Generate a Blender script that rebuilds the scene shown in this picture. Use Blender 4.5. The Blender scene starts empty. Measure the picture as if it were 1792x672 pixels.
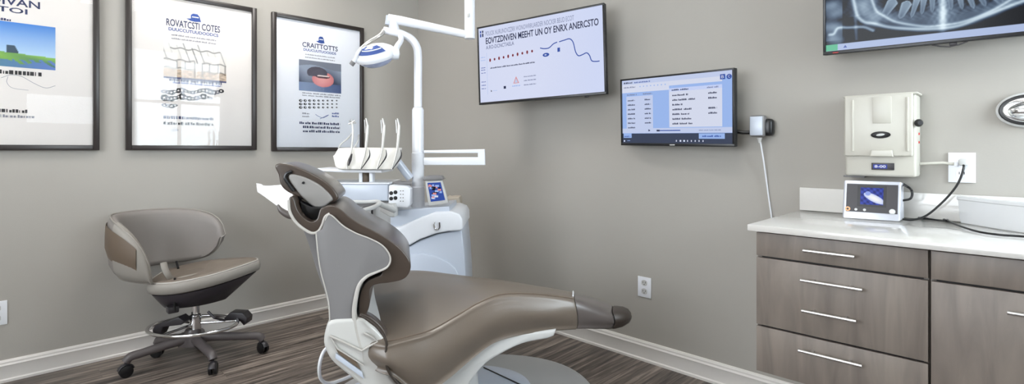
import bpy, bmesh, math, random
import numpy as np
from mathutils import Vector, Matrix
random.seed(4)
S = bpy.context.scene
COL = S.collection

# ------------------------------------------------------------------ camera
FPX, HC, CX, CY = 908.0, 1.17, 896.0, 262.0
YAW = math.atan2(897, 908)
F = np.array([-math.sin(YAW), math.cos(YAW), 0.0])
R = np.array([math.cos(YAW), math.sin(YAW), 0.0])
CAM = np.array([3.66, -2.568, HC])
cd = bpy.data.cameras.new('camera')
cam = bpy.data.objects.new('camera', cd)
COL.objects.link(cam)
cam.location = CAM
cam.rotation_euler = (math.pi / 2, 0, YAW)
cd.sensor_fit = 'HORIZONTAL'
cd.sensor_width = 36
cd.lens = 36 * FPX / 1792
cd.shift_y = -(336 - CY) / 1792
cd.clip_start = 0.05
S.camera = cam

# ------------------------------------------------------------------ light
S.view_settings.view_transform = 'Standard'
S.view_settings.look = 'None'
S.view_settings.gamma = 1
S.view_settings.use_curve_mapping = False
S.view_settings.exposure = 0.06
SKY_STRENGTH = 7.0
CEILING_EMISSION = 12.0
world = bpy.data.worlds.new('sky')
S.world = world
world.use_nodes = True
bg = world.node_tree.nodes['Background']
bg.inputs[0].default_value = (0.86, 0.93, 1.0, 1)
bg.inputs[1].default_value = SKY_STRENGTH


def day(name, loc, rot, sx, sy, power, col):
    l = bpy.data.lights.new(name, 'AREA')
    l.shape = 'RECTANGLE'
    l.size, l.size_y, l.energy, l.color = sx, sy, power, col
    o = bpy.data.objects.new(name, l)
    o.location, o.rotation_euler = loc, rot
    COL.objects.link(o)
    return o


day('daylight_window_large', (5.15, -0.55, 1.7), (math.pi / 2, 0, math.pi / 2), 1.1, 1.5, 70, (0.80, 0.93, 1.0))
day('added_daylight_front', (2.3, -4.55, 1.6), (math.pi / 2, 0, 0), 2.6, 1.5, 38, (0.92, 0.96, 1.0))  # soft fill lamp outside the added front window

# ------------------------------------------------------------------ helpers


def srgb(r, g, b):
    def f(c):
        c /= 255.0
        return c / 12.92 if c <= 0.04045 else ((c + 0.055) / 1.055) ** 2.4
    return (f(r), f(g), f(b))


def ray(x, y):
    return F + R * ((x - CX) / FPX) + np.array([0, 0, 1.0]) * ((CY - y) / FPX)


def on_x(x, y, X): r = ray(x, y); return CAM + r * (X - CAM[0]) / r[0]
def on_y(x, y, Y): r = ray(x, y); return CAM + r * (Y - CAM[1]) / r[1]
def on_z(x, y, Z): r = ray(x, y); return CAM + r * (Z - HC) / r[2]
def at(x, y, d): return CAM + ray(x, y) * d
def plan(lat, dep, z=0.0): return np.array([CAM[0], CAM[1], 0]) + R * lat + F * dep + np.array([0, 0, z])


def cr(pts, n=6, closed=False):
    P = [np.array(p, float) for p in pts]
    out = []
    m = len(P)
    rng = range(m) if closed else range(m - 1)
    for i in rng:
        if closed:
            a, b, c, d = P[(i - 1) % m], P[i], P[(i + 1) % m], P[(i + 2) % m]
        else:
            a = P[i - 1] if i > 0 else 2 * P[0] - P[1]
            b, c = P[i], P[i + 1]
            d = P[i + 2] if i + 2 < m else 2 * P[-1] - P[-2]
        for k in range(n):
            t = k / n
            out.append(0.5 * ((2 * b) + (-a + c) * t + (2 * a - 5 * b + 4 * c - d) * t * t + (-a + 3 * b - 3 * c + d) * t ** 3))
    if not closed:
        out.append(P[-1])
    return out


MATS = {}


def M(name, col, rough=0.5, metal=0.0, noise=0.0, nscale=30.0, bump=0.0, bscale=200.0, coat=0.0, emit=None, es=0.0, spec=0.5):
    if name in MATS:
        return MATS[name]
    m = bpy.data.materials.new(name)
    m.use_nodes = True
    nt = m.node_tree
    b = nt.nodes['Principled BSDF']
    b.inputs['Base Color'].default_value = (*col, 1)
    b.inputs['Roughness'].default_value = rough
    b.inputs['Metallic'].default_value = metal
    b.inputs['Coat Weight'].default_value = coat
    b.inputs['Specular IOR Level'].default_value = spec
    tc = nt.nodes.new('ShaderNodeTexCoord')
    if noise > 0:
        n = nt.nodes.new('ShaderNodeTexNoise')
        n.inputs['Scale'].default_value = nscale
        n.inputs['Detail'].default_value = 4
        rp = nt.nodes.new('ShaderNodeMapRange')
        rp.inputs[3].default_value = 1 - noise
        rp.inputs[4].default_value = 1 + noise
        mx = nt.nodes.new('ShaderNodeVectorMath')
        mx.operation = 'SCALE'
        mx.inputs[0].default_value = col
        nt.links.new(tc.outputs['Object'], n.inputs['Vector'])
        nt.links.new(n.outputs['Fac'], rp.inputs[0])
        nt.links.new(rp.outputs[0], mx.inputs['Scale'])
        nt.links.new(mx.outputs[0], b.inputs['Base Color'])
    if bump > 0:
        n2 = nt.nodes.new('ShaderNodeTexNoise')
        n2.inputs['Scale'].default_value = bscale
        n2.inputs['Detail'].default_value = 3
        bp = nt.nodes.new('ShaderNodeBump')
        bp.inputs['Strength'].default_value = bump
        bp.inputs['Distance'].default_value = 0.002
        nt.links.new(tc.outputs['Object'], n2.inputs['Vector'])
        nt.links.new(n2.outputs['Fac'], bp.inputs['Height'])
        nt.links.new(bp.outputs[0], b.inputs['Normal'])
    if emit is not None:
        b.inputs['Emission Color'].default_value = (*emit, 1)
        b.inputs['Emission Strength'].default_value = es
    MATS[name] = m
    return m


def attr_mat(name, emissive=0.0, rough=0.5):
    if name in MATS:
        return MATS[name]
    m = bpy.data.materials.new(name)
    m.use_nodes = True
    nt = m.node_tree
    b = nt.nodes['Principled BSDF']
    a = nt.nodes.new('ShaderNodeAttribute')
    a.attribute_name = 'ink'
    b.inputs['Roughness'].default_value = rough
    if emissive > 0:
        b.inputs['Base Color'].default_value = (0, 0, 0, 1)
        nt.links.new(a.outputs['Color'], b.inputs['Emission Color'])
        b.inputs['Emission Strength'].default_value = emissive
        b.inputs['Specular IOR Level'].default_value = .15
    else:
        nt.links.new(a.outputs['Color'], b.inputs['Base Color'])
    MATS[name] = m
    return m


def V3(p):
    return Vector((float(p[0]), float(p[1]), float(p[2])))


class MB:
    def __init__(s):
        s.bm = bmesh.new()
        s.mats = []

    def mi(s, m):
        if m not in s.mats:
            s.mats.append(m)
        return s.mats.index(m)

    def add(s, t, m, fix=True):
        if fix:
            bmesh.ops.recalc_face_normals(t, faces=t.faces[:])
        i = s.mi(m)
        for f in t.faces:
            f.material_index = i
        me = bpy.data.meshes.new('tmp')
        t.to_mesh(me)
        t.free()
        s.bm.from_mesh(me)
        bpy.data.meshes.remove(me)
        return s

    def box(s, c, size, m, bevel=0.0, seg=2, rot=None):
        t = bmesh.new()
        bmesh.ops.create_cube(t, size=1)
        for v in t.verts:
            v.co = Vector((v.co.x * size[0], v.co.y * size[1], v.co.z * size[2]))
        if bevel > 0:
            bmesh.ops.bevel(t, geom=t.edges[:], offset=min(bevel, 0.49 * min(size)), segments=seg, profile=0.5, affect='EDGES')
        for v in t.verts:
            v.co = (rot @ v.co if rot else v.co) + V3(c)
        return s.add(t, m)

    def prism(s, pts, vec, m, bevel=0.0, seg=3, front_only=False):
        t = bmesh.new()
        vec = V3(vec)
        a = [t.verts.new(V3(p)) for p in pts]
        b = [t.verts.new(V3(p) + vec) for p in pts]
        n = len(a)
        fa = t.faces.new(a)
        fb = t.faces.new(list(reversed(b)))
        for i in range(n):
            t.faces.new((a[i], b[i], b[(i + 1) % n], a[(i + 1) % n]))
        bmesh.ops.recalc_face_normals(t, faces=t.faces[:])
        if bevel > 0:
            ed = list(fa.edges) + ([] if front_only else list(fb.edges))
            bmesh.ops.bevel(t, geom=ed, offset=bevel, segments=seg, profile=0.5, affect='EDGES', clamp_overlap=True)
        return s.add(t, m)

    def tube(s, pts, r, m, seg=12, caps=True, closed=False, flat=1.0, up=None):
        P = [V3(p) for p in pts]
        n = len(P)
        rs = r if hasattr(r, '__len__') else [r] * n
        if len(rs) != n:
            rs = list(np.interp(np.linspace(0, 1, n), np.linspace(0, 1, len(rs)), rs))
        t = bmesh.new()
        rings = []
        prev = None
        for i in range(n):
            if closed:
                d = P[(i + 1) % n] - P[i - 1]
            else:
                d = P[min(i + 1, n - 1)] - P[max(i - 1, 0)]
            d.normalize()
            if prev is None:
                x = Vector(up) if up is not None else (Vector((0, 0, 1)) if abs(d.z) < 0.9 else Vector((1, 0, 0)))
            else:
                x = prev
            x = (x - d * x.dot(d)).normalized()
            prev = x
            y = d.cross(x)
            rings.append([t.verts.new(P[i] + x * math.cos(2 * math.pi * k / seg) * rs[i] + y * math.sin(2 * math.pi * k / seg) * rs[i] * flat) for k in range(seg)])
        last = n if closed else n - 1
        for i in range(last):
            A, B = rings[i], rings[(i + 1) % n]
            for k in range(seg):
                t.faces.new((A[k], A[(k + 1) % seg], B[(k + 1) % seg], B[k]))
        if caps and not closed:
            t.faces.new(list(reversed(rings[0])))
            t.faces.new(rings[-1])
        return s.add(t, m)

    def lathe(s, prof, org, m, axis=(0, 0, 1), seg=28):
        ax = Vector(axis).normalized()
        x = ax.orthogonal().normalized()
        y = ax.cross(x)
        t = bmesh.new()
        rings = []
        for (r, z) in prof:
            if r < 1e-6:
                rings.append([t.verts.new(V3(org) + ax * z)])
            else:
                rings.append([t.verts.new(V3(org) + ax * z + (x * math.cos(2 * math.pi * k / seg) + y * math.sin(2 * math.pi * k / seg)) * r) for k in range(seg)])
        for A, B in zip(rings[:-1], rings[1:]):
            for k in range(seg):
                k2 = (k + 1) % seg
                if len(A) == 1 and len(B) == 1:
                    continue
                if len(A) == 1:
                    t.faces.new((A[0], B[k2], B[k]))
                elif len(B) == 1:
                    t.faces.new((A[k], A[k2], B[0]))
                else:
                    t.faces.new((A[k], A[k2], B[k2], B[k]))
        for Rg in (rings[0], rings[-1]):
            if len(Rg) > 1:
                t.faces.new(Rg)
        return s.add(t, m)

    def loft(s, rows, m, closed=True, caps=True):
        t = bmesh.new()
        g = [[t.verts.new(V3(p)) for p in row] for row in rows]
        n = len(g[0])
        for A, B in zip(g[:-1], g[1:]):
            for k in range(n if closed else n - 1):
                k2 = (k + 1) % n
                t.faces.new((A[k], A[k2], B[k2], B[k]))
        if caps and closed:
            t.faces.new(g[0])
            t.faces.new(list(reversed(g[-1])))
        return s.add(t, m)

    def build(s, name, parent=None, smooth=38, bev=0.0, subd=0):
        me = bpy.data.meshes.new(name)
        s.bm.to_mesh(me)
        s.bm.free()
        for m in s.mats:
            me.materials.append(m)
        o = bpy.data.objects.new(name, me)
        COL.objects.link(o)
        if parent is not None:
            r = parent
            while r.parent is not None:
                r = r.parent
            o.parent = parent
            base = r.location.copy()
            me.transform(Matrix.Translation(-base))
        else:
            base = Vector((0, 0, 0))
            if me.vertices:
                co = np.array([v.co[:] for v in me.vertices])
                base = Vector(((co[:, 0].min() + co[:, 0].max()) / 2, (co[:, 1].min() + co[:, 1].max()) / 2, co[:, 2].min()))
            me.transform(Matrix.Translation(-base))
            o.location = base
        if smooth:
            me.shade_smooth()
            me.set_sharp_from_angle(angle=math.radians(smooth))
        if subd:
            md = o.modifiers.new('subdivision', 'SUBSURF')
            md.levels = md.render_levels = subd
        return o


def thing(name, label, cat, loc, group=None):
    o = bpy.data.objects.new(name, None)
    o.empty_display_size = 0.05
    COL.objects.link(o)
    o.location = V3(loc)
    o['label'] = label
    o['category'] = cat
    if group:
        o['group'] = group
    return o


def tag(o, label, cat, group=None):
    o['label'] = label
    o['category'] = cat
    if group:
        o['group'] = group
    return o


def struct(o):
    o['kind'] = 'structure'
    return o


def copy_tree(o, parent=None):
    c = o.copy()
    COL.objects.link(c)
    c.parent = parent
    for ch in [q for q in bpy.data.objects if q.parent == o and q != c]:
        copy_tree(ch, c)
    return c


class Canvas:
    """Printed or displayed marks on a flat panel: local a (right), b (up) in metres."""

    def __init__(s, org, ux, uy, n):
        s.o, s.x, s.y, s.n = [np.array(v, float) for v in (org, ux, uy, n)]
        s.mb = MB()
        s.pic = None

    def p(s, a, b, l):
        return s.o + s.x * a + s.y * b + s.n * (0.0004 * l)

    def poly(s, pts, m, l=1):
        t = bmesh.new()
        t.faces.new([t.verts.new(V3(s.p(a, b, l))) for a, b in pts])
        s.mb.add(t, m, False)

    def rect(s, a, b, w, h, m, l=1):
        s.poly([(a, b), (a + w, b), (a + w, b + h), (a, b + h)], m, l)

    def disk(s, a, b, r, m, l=1, ry=None, n=16):
        ry = ry or r
        s.poly([(a + r * math.cos(2 * math.pi * k / n), b + ry * math.sin(2 * math.pi * k / n)) for k in range(n)], m, l)

    def line(s, pts, w, m, l=1):
        P = [np.array(q, float) for q in pts]
        t = bmesh.new()
        L, Q = [], []
        for i in range(len(P)):
            d = P[min(i + 1, len(P) - 1)] - P[max(i - 1, 0)]
            d = d / (np.linalg.norm(d) + 1e-9)
            nn = np.array([-d[1], d[0]]) * w / 2
            L.append(t.verts.new(V3(s.p(*(P[i] + nn), l))))
            Q.append(t.verts.new(V3(s.p(*(P[i] - nn), l))))
        for i in range(len(P) - 1):
            t.faces.new((L[i], Q[i], Q[i + 1], L[i + 1]))
        s.mb.add(t, m, False)

    def text(s, body, a, b, w, h, m, l=2, bold=0.0):
        c = bpy.data.curves.new('lettering', 'FONT')
        c.body = body
        c.size = 1
        c.offset = bold
        c.resolution_u = 3
        o = bpy.data.objects.new('lettering', c)
        COL.objects.link(o)
        dg = bpy.context.evaluated_depsgraph_get()
        me = bpy.data.meshes.new_from_object(o.evaluated_get(dg))
        bpy.data.objects.remove(o)
        bpy.data.curves.remove(c)
        co = np.array([v.co[:] for v in me.vertices])
        if len(co):
            x0, x1, y0, y1 = co[:, 0].min(), co[:, 0].max(), co[:, 1].min(), co[:, 1].max()
            for v in me.vertices:
                v.co = V3(s.p(a + (v.co.x - x0) / (x1 - x0) * w, b + (v.co.y - y0) / (y1 - y0) * h, l))
            i = s.mb.mi(m)
            t = bmesh.new()
            t.from_mesh(me)
            s.mb.add(t, m, False)
        bpy.data.meshes.remove(me)

    def bars(s, a, b, w, h, m, l=2, words=4):
        """a line of small unreadable print: word-length strokes broken into letters"""
        rr = random.Random(int(a * 9973 + b * 7919 + w * 100))
        x = a
        while x < a + w:
            wl = rr.uniform(0.5, 1.4) * w / words
            e = min(x + wl * 0.85, a + w)
            while x < e:
                lw = h * rr.uniform(0.45, 0.8)
                hh = h * rr.choice([0.7, 0.75, 1.0, 1.0])
                s.rect(x, b, min(lw, e - x), hh, m, l)
                x += lw * 1.3
            x = e + wl * 0.15

    def raster(s, a, b, w, h, nx, ny, fn, m, l=1):
        A, B = np.meshgrid(np.linspace(0, 1, nx), np.linspace(0, 1, ny))
        rgb = fn(A, B)
        t = bmesh.new()
        ly = t.verts.layers.float_color.new('ink')
        vs = []
        for j in range(ny):
            for i in range(nx):
                v = t.verts.new(V3(s.p(a + w * i / (nx - 1), b + h * j / (ny - 1), l)))
                v[ly] = (float(rgb[j, i, 0]), float(rgb[j, i, 1]), float(rgb[j, i, 2]), 1)
                vs.append(v)
        for j in range(ny - 1):
            for i in range(nx - 1):
                t.faces.new((vs[j * nx + i], vs[j * nx + i + 1], vs[(j + 1) * nx + i + 1], vs[(j + 1) * nx + i]))
        s.pic = MB()
        s.pic.add(t, m, False)

    def build(s, name, parent, pic='picture'):
        if s.pic:
            s.pic.build(pic, parent, smooth=0)
        return s.mb.build(name, parent, smooth=0)


# ------------------------------------------------------------------ materials
wall_m = M('wall_paint', srgb(161, 157, 150), 0.75, noise=0.015, nscale=3, bump=0.12, bscale=260)
ceil_m = M('ceiling_paint', srgb(236, 234, 230), 0.9)
trim_m = M('trim_paint', srgb(212, 208, 203), 0.4)
white_pl = M('white_plastic', srgb(219, 221, 226), 0.28, coat=0.2)
bluish_pl = M('cool_white_plastic', srgb(184, 191, 203), 0.3, coat=0.2)
cream_pl = M('cream_plastic', srgb(182, 179, 169), 0.35)
grey_pl = M('grey_plastic', srgb(116, 114, 114), 0.38)
lightgrey_pl = M('light_grey_plastic', srgb(186, 186, 184), 0.4)
dark_pl = M('dark_plastic', srgb(46, 43, 46), 0.4)
black_pl = M('black_plastic', srgb(16, 16, 18), 0.35)
chrome = M('chrome', (0.75, 0.75, 0.76), 0.12, 1.0)
steel = M('brushed_steel', (0.62, 0.61, 0.6), 0.3, 1.0)
satin = M('satin_metal', (0.5, 0.48, 0.45), 0.32, 0.8)
leather = M('taupe_leather', srgb(102, 92, 82), 0.36, noise=0.03, nscale=14, bump=0.12, bscale=420, coat=0.12)
leather_d = M('dark_taupe_leather', srgb(66, 56, 49), 0.3, noise=0.03, nscale=14, bump=0.12, bscale=420, coat=0.2)
pad_grey = M('grey_brown_vinyl', srgb(88, 81, 78), 0.32, coat=0.2)
piping_m = M('pale_piping', srgb(176, 172, 166), 0.5)
darkpiping = M('dark_piping', srgb(52, 44, 38), 0.5)
fabric = M('stool_vinyl', srgb(126, 120, 116), 0.55, noise=0.03, nscale=20, bump=0.1, bscale=400)
fabric_d = M('stool_vinyl_dark', srgb(96, 82, 68), 0.6, noise=0.03, nscale=20)
fabric_rim = M('stool_rim_vinyl', srgb(140, 135, 128), 0.55)
quartz = M('white_quartz', srgb(210, 208, 204), 0.18, noise=0.015, nscale=40, coat=0.4)
ceramic = M('white_ceramic', srgb(220, 222, 224), 0.12, coat=0.5)
paper_m = M('poster_paper', srgb(232, 226, 221), 0.7)
paper_c = M('reflection_white_paper', srgb(240, 242, 248), 0.7)  # paper whitened and cooled to stand in for a window reflection
frame_m = M('black_frame', srgb(42, 36, 34), 0.35)
ink_blue = M('blue_ink', srgb(38, 74, 150), 0.6)
ink_navy = M('navy_ink', srgb(42, 52, 92), 0.6)
ink_black = M('black_ink', srgb(38, 36, 38), 0.6)
ink_grey = M('grey_ink', srgb(140, 140, 150), 0.6)
beige_pl = M('beige_plastic', srgb(168, 158, 144), 0.5)


def glass_pane_mat():
    m = bpy.data.materials.new('clear_glass')
    m.use_nodes = True
    nt = m.node_tree
    nt.nodes.remove(nt.nodes['Principled BSDF'])
    tr = nt.nodes.new('ShaderNodeBsdfTransparent')
    gl = nt.nodes.new('ShaderNodeBsdfGlossy')
    gl.inputs['Roughness'].default_value = 0.015
    gl.inputs['Color'].default_value = (1, 1, 1, 1)
    fr = nt.nodes.new('ShaderNodeFresnel')
    fr.inputs['IOR'].default_value = 1.21
    mx = nt.nodes.new('ShaderNodeMixShader')
    nt.links.new(fr.outputs[0], mx.inputs[0])
    nt.links.new(tr.outputs[0], mx.inputs[1])
    nt.links.new(gl.outputs[0], mx.inputs[2])
    nt.links.new(mx.outputs[0], nt.nodes['Material Output'].inputs[0])
    return m


glass_m = glass_pane_mat()


def plank_mat():
    m = bpy.data.materials.new('plank_floor')
    m.use_nodes = True
    nt = m.node_tree
    b = nt.nodes['Principled BSDF']
    tc = nt.nodes.new('ShaderNodeTexCoord')
    mp = nt.nodes.new('ShaderNodeMapping')
    mp.inputs['Rotation'].default_value = (0, 0, math.radians(90))
    nt.links.new(tc.outputs['Object'], mp.inputs['Vector'])
    br = nt.nodes.new('ShaderNodeTexBrick')
    br.inputs['Scale'].default_value = 1
    br.inputs['Brick Width'].default_value = 1.22
    br.inputs['Row Height'].default_value = 0.155
    br.inputs['Mortar Size'].default_value = 0.0012
    br.inputs['Mortar Smooth'].default_value = 0.1
    br.inputs['Color1'].default_value = (0.25, 0.25, 0.25, 1)
    br.inputs['Color2'].default_value = (0.85, 0.85, 0.85, 1)
    br.inputs['Mortar'].default_value = (0, 0, 0, 1)
    br.offset = 0.37
    nt.links.new(mp.outputs[0], br.inputs['Vector'])
    m2 = nt.nodes.new('ShaderNodeMapping')
    m2.inputs['Scale'].default_value = (26, 1.3, 1)
    m2.inputs['Rotation'].default_value = (0, 0, math.radians(90))
    nt.links.new(tc.outputs['Object'], m2.inputs['Vector'])
    n = nt.nodes.new('ShaderNodeTexNoise')
    n.inputs['Scale'].default_value = 1.6
    n.inputs['Detail'].default_value = 7
    n.inputs['Roughness'].default_value = 0.65
    n.inputs['Distortion'].default_value = 0.5
    # shift the grain from plank to plank
    ad = nt.nodes.new('ShaderNodeVectorMath')
    ad.operation = 'MULTIPLY_ADD'
    ad.inputs[1].default_value = (7, 3, 5)
    nt.links.new(br.outputs['Color'], ad.inputs[0])
    nt.links.new(m2.outputs[0], ad.inputs[2])
    nt.links.new(ad.outputs[0], n.inputs['Vector'])
    rp = nt.nodes.new('ShaderNodeValToRGB')
    rp.color_ramp.elements[0].position = 0.34
    rp.color_ramp.elements[0].color = (*srgb(44, 38, 35), 1)
    rp.color_ramp.elements[1].position = 0.68
    rp.color_ramp.elements[1].color = (*srgb(158, 146, 135), 1)
    e = rp.color_ramp.elements.new(0.5)
    e.color = (*srgb(100, 90, 83), 1)
    nt.links.new(n.outputs['Fac'], rp.inputs[0])
    mr = nt.nodes.new('ShaderNodeMapRange')
    mr.inputs[3].default_value = 0.72
    mr.inputs[4].default_value = 1.2
    nt.links.new(br.outputs['Color'], mr.inputs[0])
    sc = nt.nodes.new('ShaderNodeVectorMath')
    sc.operation = 'SCALE'
    nt.links.new(rp.outputs[0], sc.inputs[0])
    nt.links.new(mr.outputs[0], sc.inputs['Scale'])
    nt.links.new(sc.outputs[0], b.inputs['Base Color'])
    b.inputs['Roughness'].default_value = 0.42
    bp = nt.nodes.new('ShaderNodeBump')
    bp.inputs['Strength'].default_value = 0.15
    bp.inputs['Distance'].default_value = 0.003
    nt.links.new(n.outputs['Fac'], bp.inputs['Height'])
    nt.links.new(bp.outputs[0], b.inputs['Normal'])
    return m


def veneer_mat():
    m = bpy.data.materials.new('grey_oak_veneer')
    m.use_nodes = True
    nt = m.node_tree
    b = nt.nodes['Principled BSDF']
    tc = nt.nodes.new('ShaderNodeTexCoord')
    mp = nt.nodes.new('ShaderNodeMapping')
    mp.inputs['Scale'].default_value = (9, 9, 1.1)
    nt.links.new(tc.outputs['Object'], mp.inputs['Vector'])
    n = nt.nodes.new('ShaderNodeTexNoise')
    n.inputs['Scale'].default_value = 2.2
    n.inputs['Detail'].default_value = 6
    n.inputs['Distortion'].default_value = 0.9
    nt.links.new(mp.outputs[0], n.inputs['Vector'])
    rp = nt.nodes.new('ShaderNodeValToRGB')
    rp.color_ramp.elements[0].position = 0.28
    rp.color_ramp.elements[0].color = (*srgb(104, 95, 88), 1)
    rp.color_ramp.elements[1].position = 0.75
    rp.color_ramp.elements[1].color = (*srgb(134, 124, 115), 1)
    nt.links.new(n.outputs['Fac'], rp.inputs[0])
    nt.links.new(rp.outputs[0], b.inputs['Base Color'])
    b.inputs['Roughness'].default_value = 0.45
    return m


floor_m = plank_mat()
veneer = veneer_mat()
gap_m = M('cabinet_carcass', srgb(34, 28, 28), 0.6)

# ------------------------------------------------------------------ the room
W, D, HT = 4.9, 4.3, 2.7
T = 0.12


def slab(name, x0, x1, y0, y1, z0, z1, m, holes=None, axis=None):
    mb = MB()
    mb.box(((x0 + x1) / 2, (y0 + y1) / 2, (z0 + z1) / 2), (x1 - x0, y1 - y0, z1 - z0), m)
    return struct(mb.build(name, smooth=0))


slab('floor', -T, W + T, -D - T, T, -0.1, 0, floor_m)
slab('ceiling', -T, W + T, -D - T, T, HT, HT + 0.1, ceil_m)
slab('wall_left', -T, 0, -D - T, T, 0, HT, wall_m)
slab('wall_right', 0, W, 0, T, 0, HT, wall_m)


def wall_with_holes(name, plane, a0, a1, holes, out):
    """wall perpendicular to x (plane='x') or y with rectangular openings (a0,a1,z0,z1)"""
    mb = MB()
    cuts = sorted(set([a0, a1] + [h[0] for h in holes] + [h[1] for h in holes]))
    for s0, s1 in zip(cuts[:-1], cuts[1:]):
        mid = (s0 + s1) / 2
        hz = sorted([(h[2], h[3]) for h in holes if h[0] < mid < h[1]])
        z = 0
        segs = []
        for q in hz:
            segs.append((z, q[0]))
            z = q[1]
        segs.append((z, HT))
        for z0, z1 in segs:
            if plane == 'x':
                mb.box((out + T / 2, mid, (z0 + z1) / 2), (T, s1 - s0, z1 - z0), wall_m)
            else:
                mb.box((mid, out - T / 2, (z0 + z1) / 2), (s1 - s0, T, z1 - z0), wall_m)
    return struct(mb.build(name, smooth=0))


WIN_A = (-1.22, -0.06, 1.08, 2.6)
WIN_B = (-2.28, -1.5, 1.45, 1.9)
WIN_ADDED = (1.0, 3.6, 0.85, 2.4)  # unseen window, added for soft daylight
wall_with_holes('wall_back', 'x', -D - T, T, [WIN_A, WIN_B], W)
wall_with_holes('wall_front', 'y', 0, W, [WIN_ADDED], -D)


def window(n, plane, h, pos, bars):
    root = bpy.data.objects.new('window_%d' % n, None)
    COL.objects.link(root)
    a0, a1, z0, z1 = h
    root.location = (pos, (a0 + a1) / 2, z0) if plane == 'x' else ((a0 + a1) / 2, pos, z0)
    struct(root)
    fr = MB()
    gl = MB()

    def bx(mb, a, b, c, d, th, m):
        if plane == 'x':
            mb.box((pos, (a + b) / 2, (c + d) / 2), (th, b - a, d - c), m, 0.003)
        else:
            mb.box(((a + b) / 2, pos, (c + d) / 2), (b - a, th, d - c), m, 0.003)
    w = 0.05
    bx(fr, a0, a0 + w, z0, z1, 0.07, trim_m)
    bx(fr, a1 - w, a1, z0, z1, 0.07, trim_m)
    bx(fr, a0 + w, a1 - w, z1 - w, z1, 0.07, trim_m)
    bx(fr, a0 + w, a1 - w, z0, z0 + w, 0.07, trim_m)
    for k in range(bars[0]):
        a = a0 + (a1 - a0) * (k + 1) / (bars[0] + 1)
        bx(fr, a - 0.02, a + 0.02, z0 + w, z1 - w, 0.05, trim_m)
    for k in range(bars[1]):
        z = z0 + (z1 - z0) * (k + 1) / (bars[1] + 1)
        bx(fr, a0 + w, a1 - w, z - 0.02, z + 0.02, 0.045, trim_m)
    fr.build('window_frame', root)
    gl2 = MB()
    bx(gl2, a0 + w * .6, a1 - w * .6, z0 + w * .6, z1 - w * .6, 0.005, glass_m)
    gl2.build('window_pane', root, smooth=0)


window(1, 'x', WIN_A, W + 0.06, (1, 1))
window(2, 'x', WIN_B, W + 0.06, (0, 0))
window(3, 'y', WIN_ADDED, -D - 0.06, (2, 1))  # added window, lets in the soft fill

BB = [(0, 0), (0.018, 0), (0.018, 0.012), (0.013, 0.018), (0.013, 0.078), (0.016, 0.084), (0.011, 0.092), (0.011, 0.1), (0.006, 0.108), (0, 0.11)]


def baseboard(name, p0, dvec, nrm):
    mb = MB()
    pts = [np.array(p0, float) + np.array(nrm, float) * a + np.array([0, 0, b]) for a, b in BB]
    mb.prism(pts, dvec, trim_m)
    return struct(mb.build(name, smooth=30))


baseboard('baseboard_left', (0, -D, 0), (0, D, 0), (1, 0, 0))
baseboard('baseboard_right', (0.018, 0, 0), (W - 0.018, 0, 0), (0, -1, 0))
baseboard('baseboard_back', (W, -D, 0), (0, D - 0.018, 0), (-1, 0, 0))
baseboard('baseboard_front', (0.018, -D, 0), (W - 0.036, 0, 0), (0, 1, 0))

# ceiling lights
ci = 0
for (x, y, w, h, lb, pw) in [(0.8, -1.3, 0.5, 0.5, 'square ceiling light panel over the treatment chair corner', 1.95),
                         (1.1, -3.1, 0.6, 0.6, 'square ceiling light panel above the left wall posters end', 1.0),
                         (3.0, -1.6, 0.6, 0.6, 'square ceiling light panel in front of the drawer cabinet', .55),
                         (3.6, -3.4, 0.6, 0.6, 'square ceiling light panel behind the camera', .8)]:
    t = thing('ceiling_light', lb, 'ceiling light', (x, y, HT))
    t['group'] = 'square ceiling light panels'
    mb = MB()
    for sx in (-1, 1):
        mb.box((x + sx * (w / 2 + 0.015), y, HT - 0.015), (0.03, h + 0.06, 0.03), trim_m, 0.003)
        mb.box((x, y + sx * (h / 2 + 0.015), HT - 0.015), (w, 0.03, 0.03), trim_m, 0.003)
    mb.build('frame', t)
    mb = MB()
    mb.box((x, y, HT - 0.01), (w, h, 0.012), M('lamp_diffuser_%d' % round(pw * 100), (1, 1, 1), 0.6, emit=(1.0, 0.965, 0.92), es=CEILING_EMISSION * pw))
    mb.build('diffuser', t, smooth=0)

# ------------------------------------------------------------------ framed posters on the left wall
photo_m = attr_mat('printed_photo', 0, 0.5)
ZA = np.array([0, 0, 1.0])


def poster(label, y0, y1, z0, z1, draw, paper):
    t = thing('framed_poster', label, 'poster', (0, (y0 + y1) / 2, z0), 'framed posters on the left wall')
    fr = MB()
    b, d = 0.028, 0.03
    fr.box((d / 2, y0 + b / 2, (z0 + z1) / 2), (d, b, z1 - z0), frame_m, 0.003)
    fr.box((d / 2, y1 - b / 2, (z0 + z1) / 2), (d, b, z1 - z0), frame_m, 0.003)
    fr.box((d / 2, (y0 + y1) / 2, z0 + b / 2), (d, y1 - y0 - 2 * b, b), frame_m, 0.003)
    fr.box((d / 2, (y0 + y1) / 2, z1 - b / 2), (d, y1 - y0 - 2 * b, b), frame_m, 0.003)
    fr.build('frame', t)
    mb = MB()
    mb.box((0.006, (y0 + y1) / 2, (z0 + z1) / 2), (0.008, y1 - y0 - 2 * b, z1 - z0 - 2 * b), paper)
    pp = mb.build('paper', t, smooth=0)
    c = Canvas((0.0105, y0, z0), (0, 1, 0), (0, 0, 1), (1, 0, 0))
    draw(c)
    c.build('printed_text', pp, 'printed_photograph')
    mb = MB()
    mb.box((0.0225, (y0 + y1) / 2, (z0 + z1) / 2), (0.003, y1 - y0 - 2 * b + 0.002, z1 - z0 - 2 * b + 0.002), glass_m)
    mb.build('glass', t, smooth=0)
    return t


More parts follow.
